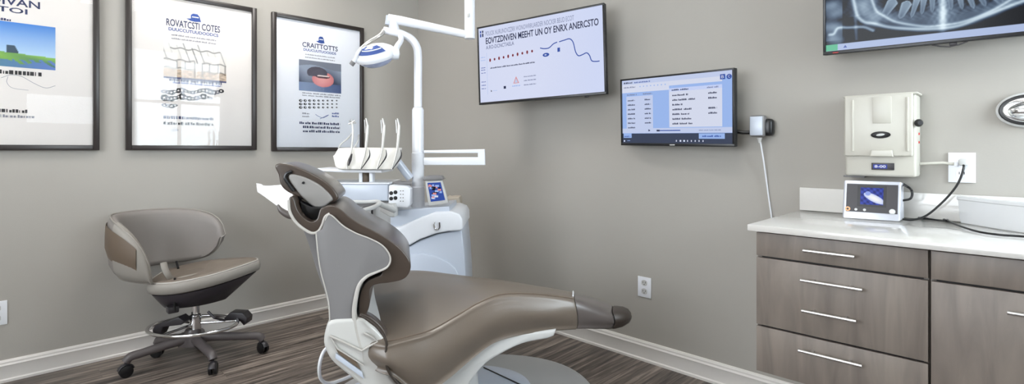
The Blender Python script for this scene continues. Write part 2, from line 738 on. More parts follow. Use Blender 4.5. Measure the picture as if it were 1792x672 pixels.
def L(c, px, py, off=0.0105):
    """poster-local coordinates of a point seen in the photograph"""
    q = on_x(px, py, off)
    return (q[1] - c.o[1], q[2] - c.o[2])


def box_of(c, x0, y0, x1, y1):
    a0, a1 = L(c, x0, y0)[0], L(c, x1, y1)[0]
    xm = (x0 + x1) / 2
    b0, b1 = L(c, xm, y1)[1], L(c, xm, y0)[1]
    return a0, b0, a1 - a0, b1 - b0


def hat(c, x0, y0, x1, y1):
    a, b, w, h = box_of(c, x0, y0, x1, y1)
    c.poly([(a, b + .25 * h), (a + .3 * w, b + .35 * h), (a + .3 * w, b + .8 * h), (a + .45 * w, b + h), (a + .75 * w, b + h), (a + .9 * w, b + .7 * h), (a + .95 * w, b + .3 * h), (a + w, b + .1 * h), (a + .6 * w, b), (a + .3 * w, b + .05 * h)], ink_blue, 2)
    c.rect(a + .38 * w, b + .52 * h, .45 * w, .12 * h, paper_c, 3)


def mix(a, b, t):
    t = np.clip(t, 0, 1)[..., None]
    return np.array(a) * (1 - t) + np.array(b) * t


def photo_meadow(A, B):
    sky = mix(srgb(176, 205, 232), srgb(62, 128, 205), (B - 0.3) / 0.7)
    g = mix(srgb(60, 110, 90), srgb(130, 180, 70), B / 0.33 + 0.25 * np.sin(A * 9 + B * 20))
    hor = 0.36 - 0.08 * A
    img = np.where((B < hor)[..., None], g, sky)
    water = (B < 0.15 - .05 * A + .04 * np.sin(A * 17)) | ((B < .12 + .1 * A) & (A > .55) & (np.sin(A * 60 + B * 40) > 0.2))
    img = np.where(water[..., None], mix(srgb(70, 130, 120), srgb(90, 120, 190), A), img)
    ship = (abs(A - .55 + (B - .35) * .12) < .06 - (B - .33) * .12) & (B > .32) & (B < .48)
    img = np.where(ship[..., None], np.array(srgb(52, 74, 92)), img)
    return img


def photo_sketch(A, B):
    base = mix(srgb(216, 205, 194), srgb(232, 230, 226), B)
    ln = np.zeros_like(A)
    for k in range(9):
        x = 0.06 + k * 0.115 - (B - .5) * 0.22
        ln = np.maximum(ln, np.exp(-((A - x) / .010) ** 2) * ((B > .45) & (B < .95 + .1 * np.sin(k * 3))) * (0.55 + .4 * np.sin(k * 5.1)))
    for x0, x1, y in [(0, .48, .52), (.60, 1, .5), (0, .45, .3), (.62, .98, .26), (0.1, .9, .84)]:
        ln = np.maximum(ln, .85 * np.exp(-((B - y - .02 * np.sin(A * 30)) / .018) ** 2) * (A > x0) * (A < x1))
    for x, y0, y1 in [(.48, .1, .52), (.60, .1, .5), (.72, .2, .5), (.98, .2, .5), (.2, .3, .5), (.33, .3, .5), (.86, .26, .5)]:
        ln = np.maximum(ln, .85 * np.exp(-((A - x) / .012) ** 2) * (B > y0) * (B < y1))
    img = mix((0, 0, 0), (0, 0, 0), A) + base * (1 - .85 * ln[..., None])
    low = (B < .26)
    tex = 0.75 + .18 * np.sin(A * 40 + np.sin(B * 50) * 2)
    img = np.where(low[..., None], img * np.array(srgb(222, 205, 188)) / .75 * tex[..., None], img)
    img = np.where((B < .05)[..., None], np.array(srgb(70, 72, 110)), img)
    return np.clip(img, 0, 1)


def photo_lips(A, B):
    img = mix(srgb(52, 62, 86), srgb(150, 160, 180), (B - .3) * 2 + .3 * np.sin(A * 7))
    img = np.where((B < .28)[..., None], mix(srgb(120, 140, 175), srgb(66, 84, 128), A), img)
    img = np.where((B > .8 + .06 * np.sin(A * 5))[..., None], np.array(srgb(120, 126, 140)), img)
    e = ((A - .56) / .26) ** 2 + ((B - .42) / .25) ** 2
    img = np.where((e < 1)[..., None], mix(srgb(232, 160, 158), srgb(212, 122, 124), e), img)
    up = ((A - .42) / .24) ** 2 + ((B - .62) / .2) ** 2
    img = np.where(((up < 1) & (B > .5))[..., None], np.array(srgb(70, 66, 80)), img)
    mo = ((A - .55) / .17) ** 2 + ((B - .5 - .3 * (A - .55) ** 2) / .05) ** 2
    img = np.where((mo < 1)[..., None], np.array(srgb(74, 34, 44)), img)
    tg = (mo < 1.3) & (B > .52) & (A > .42) & (A < .7)
    img = np.where(tg[..., None], np.array(srgb(230, 214, 210)), img)
    return img


def draw1(c):
    def tx(s, x0, y0, x1, y1, m, bold=0.0):
        a, b, w, h = box_of(c, x0, y0, x1, y1)
        c.text(s, a, b, w, h, m, 2, bold)
    tx('MEDIVAN', -62, -6, 70, 7, ink_navy, 0.015)
    tx('PRETOI', -60, 9, 48, 18.5, ink_navy, 0.015)
    a, b, w, h = box_of(c, -80, 24, 19, 31)
    c.bars(a, b, w, h * .6, ink_navy, 2, 3)
    a, b, w, h = box_of(c, -80, 37, 97, 116)
    a = max(a, 0.05)
    w = L(c, 97, 60)[0] - a
    c.raster(a, b, w, h, 110, 60, photo_meadow, photo_m, 1)
    a, b, w, h = box_of(c, -60, 122, 74, 129)
    c.bars(a, b, w, h, ink_black, 2, 6)
    c.line([L(c, *q) for q in cr([(2, 136), (20, 131), (38, 134), (60, 146), (80, 154), (97, 150)], 6)], 0.0022, ink_grey, 2)
    c.line([L(c, *q) for q in cr([(14, 134), (12, 144), (22, 154), (50, 158)], 6)], 0.0018, ink_grey, 2)
    a, b, w, h = box_of(c, -60, 190, 50, 196)
    c.bars(a, b, w, h, ink_black, 2, 6)
    a, b, w, h = box_of(c, -60, 200, 60, 205)
    c.bars(a, b, w, h, ink_grey, 2, 8)


def draw2(c):
    hat(c, 326, 24, 352, 38)
    a, b, w, h = box_of(c, 291, 39, 385, 51)
    c.text('ROVATCSTI COTES', a, b, w, h, ink_navy, 2, 0.015)
    a, b, w, h = box_of(c, 295, 53.5, 382, 59)
    c.text('DUUCCUTUUDOODCS', a, b, w, h, ink_blue, 2, 0.02)
    for k, y in enumerate((63, 69)):
        a, b, w, h = box_of(c, 300, y, 378, y + 4)
        c.bars(a, b, w, h * .6, ink_grey, 2, 9)
    a, b, w, h = box_of(c, 286, 78, 396, 141)
    c.raster(a, b, w, h, 150, 90, photo_sketch, photo_m, 1)
    for y, hh, m in ((140, 5, ink_navy), (146, 3, ink_blue)):
        a, b, w, h = box_of(c, 296 if hh > 3 else 302, y, 388, y + hh)
        c.bars(a, b, w, h, m, 2, 7)
    rr = random.Random(2)
    for row, (y, n) in enumerate(((160, 17), (171, 14), (184, 4))):
        for k in range(n):
            x = 288 + k * 6.2
            a, b = L(c, x, y + 2 * math.sin(k))
            r = 0.012 + rr.random() * 0.009
            c.disk(a, b, r, ink_black if rr.random() < .75 else ink_grey, 2, r * rr.uniform(.5, 1.1))
            c.disk(a - r * .1, b, r * .3, paper_m, 3)
    for y in (204, 214):
        a, b, w, h = box_of(c, 286, y, 374, y + 5)
        c.bars(a, b, w, h, ink_navy if y < 210 else ink_black, 2, 9)
    a, b, w, h = box_of(c, 300, 226, 312, 229)
    c.bars(a, b, w, h, ink_grey, 2, 2)


def draw3(c):
    hat(c, 553, 64, 568, 76)
    a, b, w, h = box_of(c, 529, 77.5, 591, 86)
    c.text('CRAITTOTTS', a, b, w, h, ink_navy, 2, 0.015)
    a, b, w, h = box_of(c, 531, 88, 588, 92.5)
    c.text('DUUCUUTUOODDS', a, b, w, h, ink_blue, 2, 0.02)
    for y in (96, 101):
        a, b, w, h = box_of(c, 534, y, 586, y + 3)
        c.bars(a, b, w, h * .6, ink_grey, 2, 9)
    a, b, w, h = box_of(c, 523, 108, 597, 161)
    c.raster(a, b, w, h, 90, 70, photo_lips, photo_m, 1)
    for y in (163, 167):
        a, b, w, h = box_of(c, 529, y, 596, y + 3)
        c.bars(a, b, w, h * .7, ink_grey, 2, 7)
    for row, y in enumerate((176, 182, 188)):
        for k in range(9):
            a, b = L(c, 526 + k * 7.9, y)
            r = 0.0125 - (k * .0007)
            c.disk(a, b, r, ink_black, 2, r * .75)
            c.disk(a + .003, b + .001, r * .3, paper_c, 3)
    for x in (529, 581):
        for y in (197, 202):
            a, b, w, h = box_of(c, x, y, x + 12, y + 3)
            c.bars(a, b, w, h, ink_blue if x > 560 else ink_grey, 2, 3)
    c.line([L(c, *q) for q in cr([(552, 200), (558, 204), (566, 206), (575, 201), (560, 208)], 6)], 0.003, ink_blue, 2)
    for y in (214, 221, 228):
        a, b, w, h = box_of(c, 524 + (y > 215) * 6, y, 595, y + 4)
        c.bars(a, b, w, h, ink_navy, 2, 8)


poster('large black-framed poster with a blue meadow photograph, cut off by the photo edge', -2.84, -2.13, 1.167, 2.11, draw1, paper_m)
poster('black-framed poster with a pencil sketch of teeth, hung above the stool', -2.012, -1.305, 1.168, 2.11, draw2, paper_m)
poster('black-framed poster with a pink lips photograph, behind the dental lamp', -1.205, -0.518, 1.16, 2.11, draw3, paper_c)

# ------------------------------------------------------------------ outlets


def outlet(label, org, ux, n, w, h, style):
    t = thing('wall_outlet', label, 'outlet', org)
    o, ux, n = [np.array(v, float) for v in (org, ux, n)]
    mb = MB()
    pts = [o + ux * a * w / 2 + ZA * b * h for a, b in ((-1, 0), (1, 0), (1, 1), (-1, 1))]
    mb.prism([p + n * 0.0005 for p in pts], n * 0.006, white_pl, 0.002, 2)
    mb.build('cover_plate', t)
    for s_ in (0.29, 0.71):
        r = MB()
        ce = o + ZA * h * s_ + n * 0.0062
        pr = []
        for k in range(20):
            an = 2 * math.pi * k / 20
            pr.append(ce + ux * max(-.85, min(.85, math.cos(an))) * w * .25 + ZA * math.sin(an) * w * .2)
        r.prism(pr, n * 0.0015, white_pl if style else lightgrey_pl, 0.0004, 1)
        for a in (-.09, .09):
            r.prism([ce + n * .0016 + ux * (a * w + q[0]) + ZA * q[1] for q in ((-.0012, -.002), (.0012, -.002), (.0012, .008), (-.0012, .008))], n * .0006, black_pl)
        r.lathe([(0, .0006), (.0028, .0006), (.0028, 0)], ce + n * .0016 - ZA * .008, black_pl, axis=tuple(n), seg=10)
        r.build('receptacle', t)
    return t


outlet('white double wall outlet low on the wall below the patient record screen', (2.16, 0, 0.352), (1, 0, 0), (0, -1, 0), 0.082, 0.112, 0)
outlet('white wall outlet low on the left wall, half cut off by the photo edge', (0, -2.535, 0.29), (0, 1, 0), (1, 0, 0), 0.08, 0.12, 0)
outlet('white double wall outlet beside the dispenser with a black cable plugged in', (3.493, 0, 1.047), (1, 0, 0), (0, -1, 0), 0.078, 0.112, 1)

# ------------------------------------------------------------------ wall-mounted screens


def rotv(v, yaw, tilt, roll):
    c, s = math.cos(roll), math.sin(roll)
    v = np.array([c * v[0] - s * v[2], v[1], s * v[0] + c * v[2]])
    c, s = math.cos(tilt), math.sin(tilt)
    v = np.array([v[0], c * v[1] - s * v[2], s * v[1] + c * v[2]])
    c, s = math.cos(yaw), math.sin(yaw)
    return np.array([c * v[0] - s * v[1], s * v[0] + c * v[1], v[2]])


def television(label, ctr, w, h, yaw, tilt, roll, draw, bezel=0.010, chin=0.014):
    ctr = np.array(ctr, float)
    t = thing('wall_television', label, 'television', (ctr[0], 0, ctr[2]))
    ux, un, uz = rotv((1, 0, 0), yaw, tilt, roll), rotv((0, -1, 0), yaw, tilt, roll), rotv((0, 0, 1), yaw, tilt, roll)

    def P(a, b, n=0.0):
        return ctr + ux * a + uz * b + un * n

    def rot_box(mb, a, b, n, sa, sb, sn, m, bev=0.002):
        mat = Matrix((ux, -un, uz)).transposed()
        mb.box(P(a, b, n), (sa, sn, sb), m, bev, 2, rot=mat)
    cas = MB()
    rot_box(cas, 0, 0, -0.016, w, h, 0.024, black_pl, 0.004)
    rot_box(cas, 0, -h * .08, -0.036, w * .6, h * .62, 0.024, black_pl, 0.008)
    cas.build('casing', t)
    bz = MB()
    rot_box(bz, 0, h / 2 - bezel / 2, 0, w, bezel, 0.012, black_pl, .001)
    rot_box(bz, 0, -h / 2 + chin / 2, 0, w, chin, 0.012, black_pl, .001)
    for s_ in (-1, 1):
        rot_box(bz, s_ * (w / 2 - bezel / 2), (chin - bezel) / 2, 0, bezel, h - bezel - chin, 0.012, black_pl, .001)
    bz.build('bezel', t)
    c = Canvas(P(-w / 2 + bezel, -h / 2 + chin, 0.001), ux, uz, un)
    c.w, c.h = w - 2 * bezel, h - bezel - chin
    draw(c)
    c.build('screen_graphics', t, 'screen_image')
    # wall bracket
    br = MB()
    back = P(0, -h * .05, -0.048)
    br.box((ctr[0], -0.008, ctr[2]), (0.16, 0.014, 0.16), dark_pl, 0.002)
    if back[1] < -0.05:
        br.tube([(ctr[0] - .04, -0.015, ctr[2]), (back[0] - .02, back[1] + .01, back[2])], 0.014, dark_pl, 10)
        br.tube([(ctr[0] + .04, -0.015, ctr[2]), (back[0] + .02, back[1] + .01, back[2])], 0.014, dark_pl, 10)
    else:
        br.box((ctr[0], (back[1] - 0.01) / 2, ctr[2]), (0.1, abs(back[1] + .01), 0.1), dark_pl, 0.002)
    br.build('wall_bracket', t)
    return t, P


def EM(name, col, s=1.0):
    return M('lit_' + name, (0, 0, 0), 0.25, emit=col, es=s * .86, spec=.2)


e_white = EM('white', srgb(226, 232, 252), .95)
e_pale = EM('pale_blue', srgb(206, 218, 250), .95)
e_blue = EM('blue', srgb(58, 86, 170))
e_mid = EM('mid_blue', srgb(160, 190, 245))
e_navy = EM('navy', srgb(46, 52, 84))
e_grey = EM('grey', srgb(130, 138, 170))
e_red = EM('red', srgb(150, 52, 50))
e_pink = EM('pink', srgb(228, 150, 150))
e_dark = EM('dark', srgb(20, 24, 38))
lit_ras = attr_mat('lit_picture', .88, .25)


def tv1(c):
    W_, H_ = c.w, c.h

    def bgf(A, B):
        return mix(srgb(196, 210, 248), srgb(222, 228, 252), .5 + .5 * np.cos((A - .3) * 2.2) * (1 - (B - .4) ** 2))
    c.raster(0, 0, W_, H_, 20, 12, bgf, lit_ras, 0)
    X = lambda a: a * W_
    Y = lambda b: b * H_
    for k, (b, hh) in enumerate(((.955, .03), (.90, .045), (.865, .0))):
        if hh:
            c.rect(X(.012), Y(b - .02), X(.012), Y(hh), e_blue, 1)
            c.rect(X(.032), Y(b - .02), X(.012), Y(hh), e_navy, 1)
    c.text('POUCK NURUNOVZZRR WONOWRRUARDER NOCXSR BEUD ECOT', X(.065), Y(.885), X(.73), Y(.06), e_grey, 1, .0)
    c.text('EOVTZDNVEN MEEHT UN OY ENRX ANERCSTO', X(.065), Y(.775), X(.905), Y(.085), e_navy, 1, .02)
    c.text('A.RO-DCNCTAELA', X(.065), Y(.705), X(.25), Y(.05), e_grey, 1, .015)
    for k in range(10):
        c.disk(X(.10 + k * .0405), Y(.555 + .004 * k), X(.008), e_red, 2, Y(.018 if k % 2 else .024), 8)
        c.rect(X(.097 + k * .0405), Y(.55 + .004 * k), X(.006), Y(.012), e_navy, 3)
    c.bars(X(.10), Y(.44), X(.385), Y(.018), e_navy, 2, 10)
    P = [(.53, .615), (.56, .60), (.60, .60), (.635, .64), (.665, .655)]
    c.line(cr([(X(a), Y(b)) for a, b in P], 6), .006, e_blue, 2)
    P = [(.68, .655), (.72, .665), (.76, .67), (.785, .62), (.80, .51), (.82, .455), (.85, .46), (.88, .475), (.90, .44), (.915, .375), (.945, .36), (.97, .36)]
    c.line(cr([(X(a), Y(b)) for a, b in P], 6), .006, e_blue, 2)
    c.disk(X(.575), Y(.52), X(.026), e_blue, 2, Y(.024))
    c.disk(X(.572), Y(.52), X(.009), e_pale, 3, Y(.009))
    c.rect(X(.665), Y(.535), X(.02), Y(.05), e_blue, 2)
    c.poly([(X(.30), Y(.21)), (X(.35), Y(.21)), (X(.325), Y(.30))], e_pink, 2)
    c.poly([(X(.309), Y(.217)), (X(.341), Y(.217)), (X(.325), Y(.275))], e_pale, 3)
    c.bars(X(.29), Y(.17), X(.07), Y(.015), e_mid, 2, 4)
    c.rect(X(.215), Y(.155), X(.02), Y(.035), e_navy, 2)
    c.poly([(X(.10), Y(.13)), (X(.11), Y(.14)), (X(.10), Y(.16))], e_dark, 2)
    c.bars(X(.12), Y(.14), X(.035), Y(.008), e_mid, 2, 3)
    for b in (.275, .225, .17):
        c.bars(X(.39), Y(b), X(.10), Y(.014), e_grey, 2, 4)
    for b in (.46, .43, .39, .27, .225, .18, .6, .56):
        c.bars(X(.015), Y(b), X(.04), Y(.012), e_blue if b < .5 else e_mid, 2, 2)
    c.line([(X(.07), Y(.1)), (X(.07), Y(.66))], .0015, e_mid, 1)


def tv2(c):
    W_, H_ = c.w, c.h
    X = lambda a: a * W_
    Y = lambda b: b * H_
    c.rect(0, 0, W_, H_, e_mid, 0)
    c.rect(0, 0, W_, Y(.15), M('lit_taskbar', (0, 0, 0), .3, emit=srgb(46, 56, 80), es=1), 1)
    c.rect(0, Y(.93), W_, Y(.07), e_pale, 1)
    c.rect(0, Y(.80), X(.47), Y(.13), e_white, 1)
    c.rect(X(.47), Y(.86), X(.45), Y(.07), e_white, 1)
    c.rect(0, Y(.155), X(1), Y(.075), e_pale, 1)
    c.rect(X(.045), Y(.22), X(.27), Y(.58), e_pale, 2)
    c.rect(X(.045), Y(.74), X(.27), Y(.06), e_mid, 3)
    c.rect(X(.47), Y(.24), X(.45), Y(.56), e_white, 2)
    c.rect(X(.47), Y(.77), X(.45), Y(.05), M('lit_header', (0, 0, 0), .3, emit=srgb(188, 200, 236), es=1), 3)
    c.bars(X(.02), Y(.945), X(.09), Y(.025), e_navy, 3, 3)
    c.bars(X(.13), Y(.945), X(.16), Y(.02), e_blue, 3, 4)
    c.bars(X(.02), Y(.875), X(.12), Y(.022), e_grey, 3, 3)
    for k in range(8):
        c.disk(X(.19 + .035 * k), Y(.885), X(.006), e_mid, 3, None, 8)
    c.bars(X(.055), Y(.755), X(.1), Y(.022), e_grey, 4, 2)
    c.bars(X(.22), Y(.755), X(.09), Y(.022), e_grey, 4, 2)
    for k in range(7):
        b = .665 - .072 * k
        c.bars(X(.06), Y(b), X(.075), Y(.022), e_navy, 4, 1)
        if k < 6:
            c.bars(X(.235), Y(b), X(.06), Y(.022), e_navy, 4, 1)
    ws = (.14, .2, .09, .18, .15, .17, .175)
    c.bars(X(.495), Y(.78), X(.15), Y(.022), e_navy, 4, 2)
    c.bars(X(.80), Y(.78), X(.09), Y(.022), e_grey, 4, 2)
    for k in range(7):
        b = .70 - .07 * k
        c.bars(X(.5), Y(b), X(ws[k]), Y(.025), e_navy, 4, 2)
        if k in (0, 1, 3, 4):
            c.bars(X(.81), Y(b), X(.07), Y(.025), e_navy, 4, 1)
    c.rect(X(.905), Y(.885), X(.04), Y(.07), e_blue, 4)
    c.text('B', X(.915), Y(.90), X(.02), Y(.04), e_white, 5)
    c.disk(X(.975), Y(.915), X(.02), e_blue, 4, Y(.035))
    c.text('C', X(.967), Y(.90), X(.016), Y(.035), e_white, 5)
    c.poly([(X(.27), Y(.18)), (X(.29), Y(.195)), (X(.27), Y(.215))], e_navy, 4)
    c.rect(X(.35), Y(.185), X(.22), Y(.014), e_blue, 4)
    c.rect(X(.35), Y(.18), X(.03), Y(.025), e_navy, 5)
    c.bars(X(.73), Y(.185), X(.18), Y(.012), e_grey, 4, 4)
    c.rect(X(.012), Y(.08), X(.085), Y(.07), e_mid, 4)
    c.bars(X(.02), Y(.095), X(.065), Y(.02), e_blue, 5, 1)
    c.rect(X(.73), Y(.07), X(.21), Y(.075), e_mid, 4)
    c.bars(X(.76), Y(.095), X(.15), Y(.025), e_blue, 5, 2)
    c.disk(X(.02), Y(.03), X(.008), e_white, 4, None, 8)
    c.bars(X(.05), Y(.03), X(.03), Y(.012), e_mid, 4, 1)
    for k in range(8):
        c.rect(X(.53 + .033 * k), Y(.025), X(.015 if k in (1, 2) else .008), Y(.025), e_white, 4)


def tv3(c):
    """panoramic dental X-ray"""
    def q(px, py):
        return ((px - 1457) / 412.0, ((101 - .104 * (px - 1457)) - py) / 229.0)

    def seg(A, B, P, w, k, asp=.56):
        best = np.full(A.shape, 9.0)
        for p0, p1 in zip(P[:-1], P[1:]):
            x0, y0, x1, y1 = p0[0], p0[1] * asp, p1[0], p1[1] * asp
            dx, dy = x1 - x0, y1 - y0
            t = np.clip(((A - x0) * dx + (B * asp - y0) * dy) / (dx * dx + dy * dy + 1e-12), 0, 1)
            best = np.minimum(best, np.hypot(A - x0 - t * dx, B * asp - y0 - t * dy))
        return k * np.exp(-(best / w) ** 2)

    def f(A, B):
        v = np.full(A.shape, .015)
        # spine shadow and ramus areas
        v += .20 * np.exp(-((A - .035) / .035) ** 2) * (.7 + .3 * np.sin(B * 60))
        v += .10 * np.exp(-((A - .13) / .05) ** 2) * (B > .3)
        v += .30 * np.exp(-((A - .18) / .05) ** 2 - ((B - .6) / .22) ** 2)
        jaw = cr([q(*p) for p in [(1506, -20), (1511, 10), (1516, 28), (1528, 40), (1545, 44), (1568, 52), (1600, 57), (1640, 59), (1675, 55), (1705, 42), (1740, 25), (1765, 14), (1800, 2), (1825, -14), (1835, -40)]], 5)
        v += seg(A, B, jaw, .008, .5)
        inner = cr([q(*p) for p in [(1540, -5), (1548, 18), (1562, 30), (1580, 42), (1612, 51), (1640, 54), (1680, 48), (1720, 30), (1750, 8), (1775, -20)]], 5)
        v += seg(A, B, inner, .006, .38)
        v += seg(A, B, inner, .03, .13)
        v += seg(A, B, [q(1523, 5), q(1530, 25), q(1545, 38)], .028, .28)
        # symmetric second side
        v += .25 * np.exp(-((A - .83) / .06) ** 2 - ((B - .62) / .2) ** 2)
        # hyoid-like streaks at the left
        v += seg(A, B, cr([q(*p) for p in [(1464, 64), (1472, 62), (1480, 50), (1500, 50), (1525, 50), (1542, 58)]], 4), .007, .42)
        v += seg(A, B, [q(1468, 75), q(1482, 78)], .02, .2)
        v += seg(A, B, [q(1511, 28), q(1513, 75)], .008, .18)
        v += seg(A, B, cr([q(*p) for p in [(1775, 28), (1800, 24)]], 3), .008, .2)
        # spine in the middle
        v += .55 * np.exp(-((A - q(1653, 40)[0]) / .013) ** 2) * np.clip((B - .04) * 8, 0, 1) * (B < .6)
        v += .22 * np.exp(-((A - q(1653, 40)[0]) / .05) ** 2) * (B > .12) * (B < .55) * (.75 + .25 * np.sin(A * 300) * np.sin(B * 90))
        # lower teeth : (crown top, root end, width)
        T_ = [((1574, 3), (1559, 31), .026, .62), ((1597, 8), (1587, 35), .024, .66), ((1613, 2), (1605, 34), .0155, .66), ((1624, 2), (1621, 29), .0145, .62),
              ((1637, -5), (1637, 26), .0145, .62), ((1650, -7), (1651, 24), .0145, .66), ((1663, -7), (1665, 23), .0145, .64), ((1676, -7), (1681, 23), .0145, .64),
              ((1689, -7), (1697, 23), .0155, .68), ((1704, -5), (1713, 20), .016, .6), ((1722, -5), (1735, 17), .021, .6), ((1743, -9), (1758, 11), .022, .58)]
        arch = cr([q(*p) for p in [(1550, 24), (1575, 30), (1610, 34), (1650, 30), (1700, 26), (1735, 18), (1770, 4)]], 5)
        v += seg(A, B, arch, .035, .16)
        v += .05 * np.sin(A * 210 + 3 * np.sin(B * 31)) * np.sin(B * 120 + A * 40) * np.exp(-((A - .5) / .35) ** 2) * (B > .2)
        v += .22 * (A < .075) * (.6 + .4 * np.sin(B * 34 + A * 20)) * (B > .1)
        for p0, p1, w, k in T_:
            (x0_, y0_), (x1_, y1_) = q(*p0), q(*p1)
            y0_, y1_ = y0_ * .56, y1_ * .56
            dx_, dy_ = x1_ - x0_, y1_ - y0_
            ln_ = math.hypot(dx_, dy_)
            tt = ((A - x0_) * dx_ + (B * .56 - y0_) * dy_) / ln_ ** 2
            dd = abs((A - x0_) * dy_ - (B * .56 - y0_) * dx_) / ln_
            wd = w * .95 * (1 - .45 * np.clip(tt, 0, 1)) * np.clip((1.05 - tt) * 5, 0, 1) ** .5 * np.clip((tt + .25) * 5, 0, 1) ** .5
            ins = np.clip((wd - dd) / .0035, 0, 1)
            body = k * (.62 + .3 * np.clip(1 - (wd - dd) / (.5 * w), 0, 1) - .22 * np.clip(tt, 0, 1))
            v = v * (1 - ins) + ins * np.maximum(v, body)
        # upper teeth
        for k in range(14):
            x = 1560 + 15 * k
            a, b = q(x, -26 - 12 * math.sin(math.pi * k / 13))
            v = np.maximum(v, seg(A, B, [(a, b), (a + (k - 7) * .002, b + .2)], .012, .7))
        v += .02 * np.sin(A * 61) * np.sin(B * 47)
        dk = ((A - .28) / .06) ** 2 + ((B - .72) / .1) ** 2
        v = np.where(dk < 1, v * .5, v)
        v = np.clip((v - .07) * 1.25, .008, 1)
        rgb = np.stack([v ** 1.55 * .78, v ** 1.35 * .92, np.clip(v ** 1.1, 0, 1)], -1)
        bar = B < .062
        rgb = np.where(bar[..., None], np.array(srgb(176, 192, 228)), rgb)
        rgb = np.where((bar & (A < .052) & (B > .0))[..., None], np.array(srgb(96, 190, 150)), rgb)
        return rgb
    c.raster(0, 0, c.w, c.h, 330, 190, f, lit_ras, 0)
    c.poly([(c.w * .078, c.h * .02), (c.w * .095, c.h * .02), (c.w * .087, c.h * .045)], e_blue, 1)


TV1, P1 = television('large wall television showing a blue line chart under a garbled heading', (1.561, -0.23, 1.724), 0.899, 0.506, 0.173, 0.021, 0.019, tv1)
TV2, P2 = television('smaller wall screen showing a patient record table, beside the larger one', (2.386, -0.115, 1.371), 0.649, 0.365, -0.091, 0.045, -0.019, tv2, 0.009, 0.014)
TV3, P3 = television('wall television above the dispenser showing a panoramic jaw X-ray', (3.47, -0.14, 1.78), 0.80, 0.45, 0.02, 0.07, -0.012, tv3)
for t_, P_, w, h, m_ in ((TV1, P1, .899, .506, dark_pl), (TV3, P3, .80, .45, dark_pl)):
    mb = MB()
    a = .36 * w if t_ is TV1 else 0.01
    mb.box(P_(a, -h / 2 - .004, -.004), (.022, .012, .012), m_, .003)
    mb.build('sensor_knob', t_)
mb = MB()
mb.tube([P3(-.05, -.225, -.006), P3(-.025, -.234, -.006), P3(0, -.238, -.006), P3(.025, -.234, -.006), P3(.05, -.225, -.006)], .0025, dark_pl, 6)
mb.build('cable', TV3)
mb = MB()
mb.box(P2(0, -.1825 + .006, .007), (.028, .004, .005), lightgrey_pl, .001)
mb.build('badge', TV2)
mb = MB()
mb.box(P3(-.355, -.225 + .006, .007), (.02, .002, .003), M('red_print', srgb(200, 40, 40), .4), .0005)
mb.build('badge', TV3)

# ------------------------------------------------------------------ power adapter on the wall
t = thing('power_adapter', 'small white power adapter box on the wall right of the record screen', 'adapter', (2.76, 0, 1.22))
o0, o1 = on_y(1310, 202, -.075), on_y(1336, 239, -.075)
mb = MB()
mb.box(((o0[0] + o1[0]) / 2, -.048, (o0[2] + o1[2]) / 2), (o1[0] - o0[0], .05, o0[2] - o1[2]), grey_pl, .012, 3)
mb.box(((o0[0] + o1[0]) / 2, -.073, (o0[2] + o1[2]) / 2), ((o1[0] - o0[0]) * .84, .008, (o0[2] - o1[2]) * .88), bluish_pl, .003, 2)
mb.build('adapter_body', t)
mb = MB()
p = on_y(1343, 223, -.03)
mb.box((p[0], -.026, p[2]), (.055, .05, .08), black_pl, .018, 3)
mb.build('wall_mount', t)
mb = MB()
mb.tube([np.array([2.66, -.07, 1.262]), on_y(1300, 232, -.06), on_y(1312, 232, -.05)], .009, black_pl, 8)
mb.build('bracket_arm', t)
mb = MB()
mb.lathe([(0, 0), (.012, 0), (.004, -.025), (0, -.025)], on_y(1329, 241, -.05), lightgrey_pl, seg=10)
mb.tube(cr([on_y(1330, 245, -.045), on_y(1336, 280, -.025), on_y(1343, 330, -.012), on_y(1349, 372, -.01), on_y(1352, 395, -.012)], 6), .0035, white_pl, 6)
mb.build('cable', t)

# ------------------------------------------------------------------ counter, cabinets
CTX0, CTX1, CTZ = 2.945, W - .002, 0.9
t = thing('countertop', 'white quartz countertop with backsplash over the grey-brown cabinets', 'countertop', (CTX0, -.31, .875))
mb = MB()
mb.box(((CTX0 + CTX1) / 2, -.317, .8885), (CTX1 - CTX0, .63, .023), quartz, .003)
mb.build('worktop', t)
mb = MB()
mb.box(((CTX0 + CTX1) / 2, -.011, .9515), (CTX1 - CTX0 - .001, .02, .101), quartz, .003)
mb.build('backsplash', t)


def bar_handle(parent, x0, x1, z, y, zr=None):
    mb = MB()
    zr = z if zr is None else zr
    mb.tube([(x0, y - .03, z), (x1, y - .03, zr)], .0055, steel, 12)
    for f_ in (.2, .8):
        x = x0 + (x1 - x0) * f_
        mb.tube([(x, y - .001, z), (x, y - .03, z)], .004, steel, 8)
    mb.build('handle', parent)


CF = -.61
ZB = .372


def carcass(t, x0, x1):
    mb = MB()
    for a, b in ((x0, x0 + .014), (x1 - .014, x1)):
        mb.box(((a + b) / 2, -.297, (ZB + .876) / 2), (b - a, .588, .876 - ZB), veneer, .0015)
    mb.box(((x0 + x1) / 2, -.297, ZB + .008), (x1 - x0 - .028, .588, .016), veneer)
    mb.box(((x0 + x1) / 2, -.297, .868), (x1 - x0 - .028, .586, .014), gap_m)
    mb.box(((x0 + x1) / 2, -.012, .62), (x1 - x0 - .028, .012, .48), gap_m)
    mb.box(((x0 + x1) / 2, -.585, .785), (x1 - x0 - .028, .010, .03), gap_m)
    mb.box(((x0 + x1) / 2, -.585, .537), (x1 - x0 - .028, .010, .03), gap_m)
    mb.build('body', t)


def front(t, name, x0, x1, z0, z1):
    mb = MB()
    mb.box(((x0 + x1) / 2, CF + .009, (z0 + z1) / 2), (x1 - x0, .018, z1 - z0), veneer, .0015)
    return mb.build(name, t)


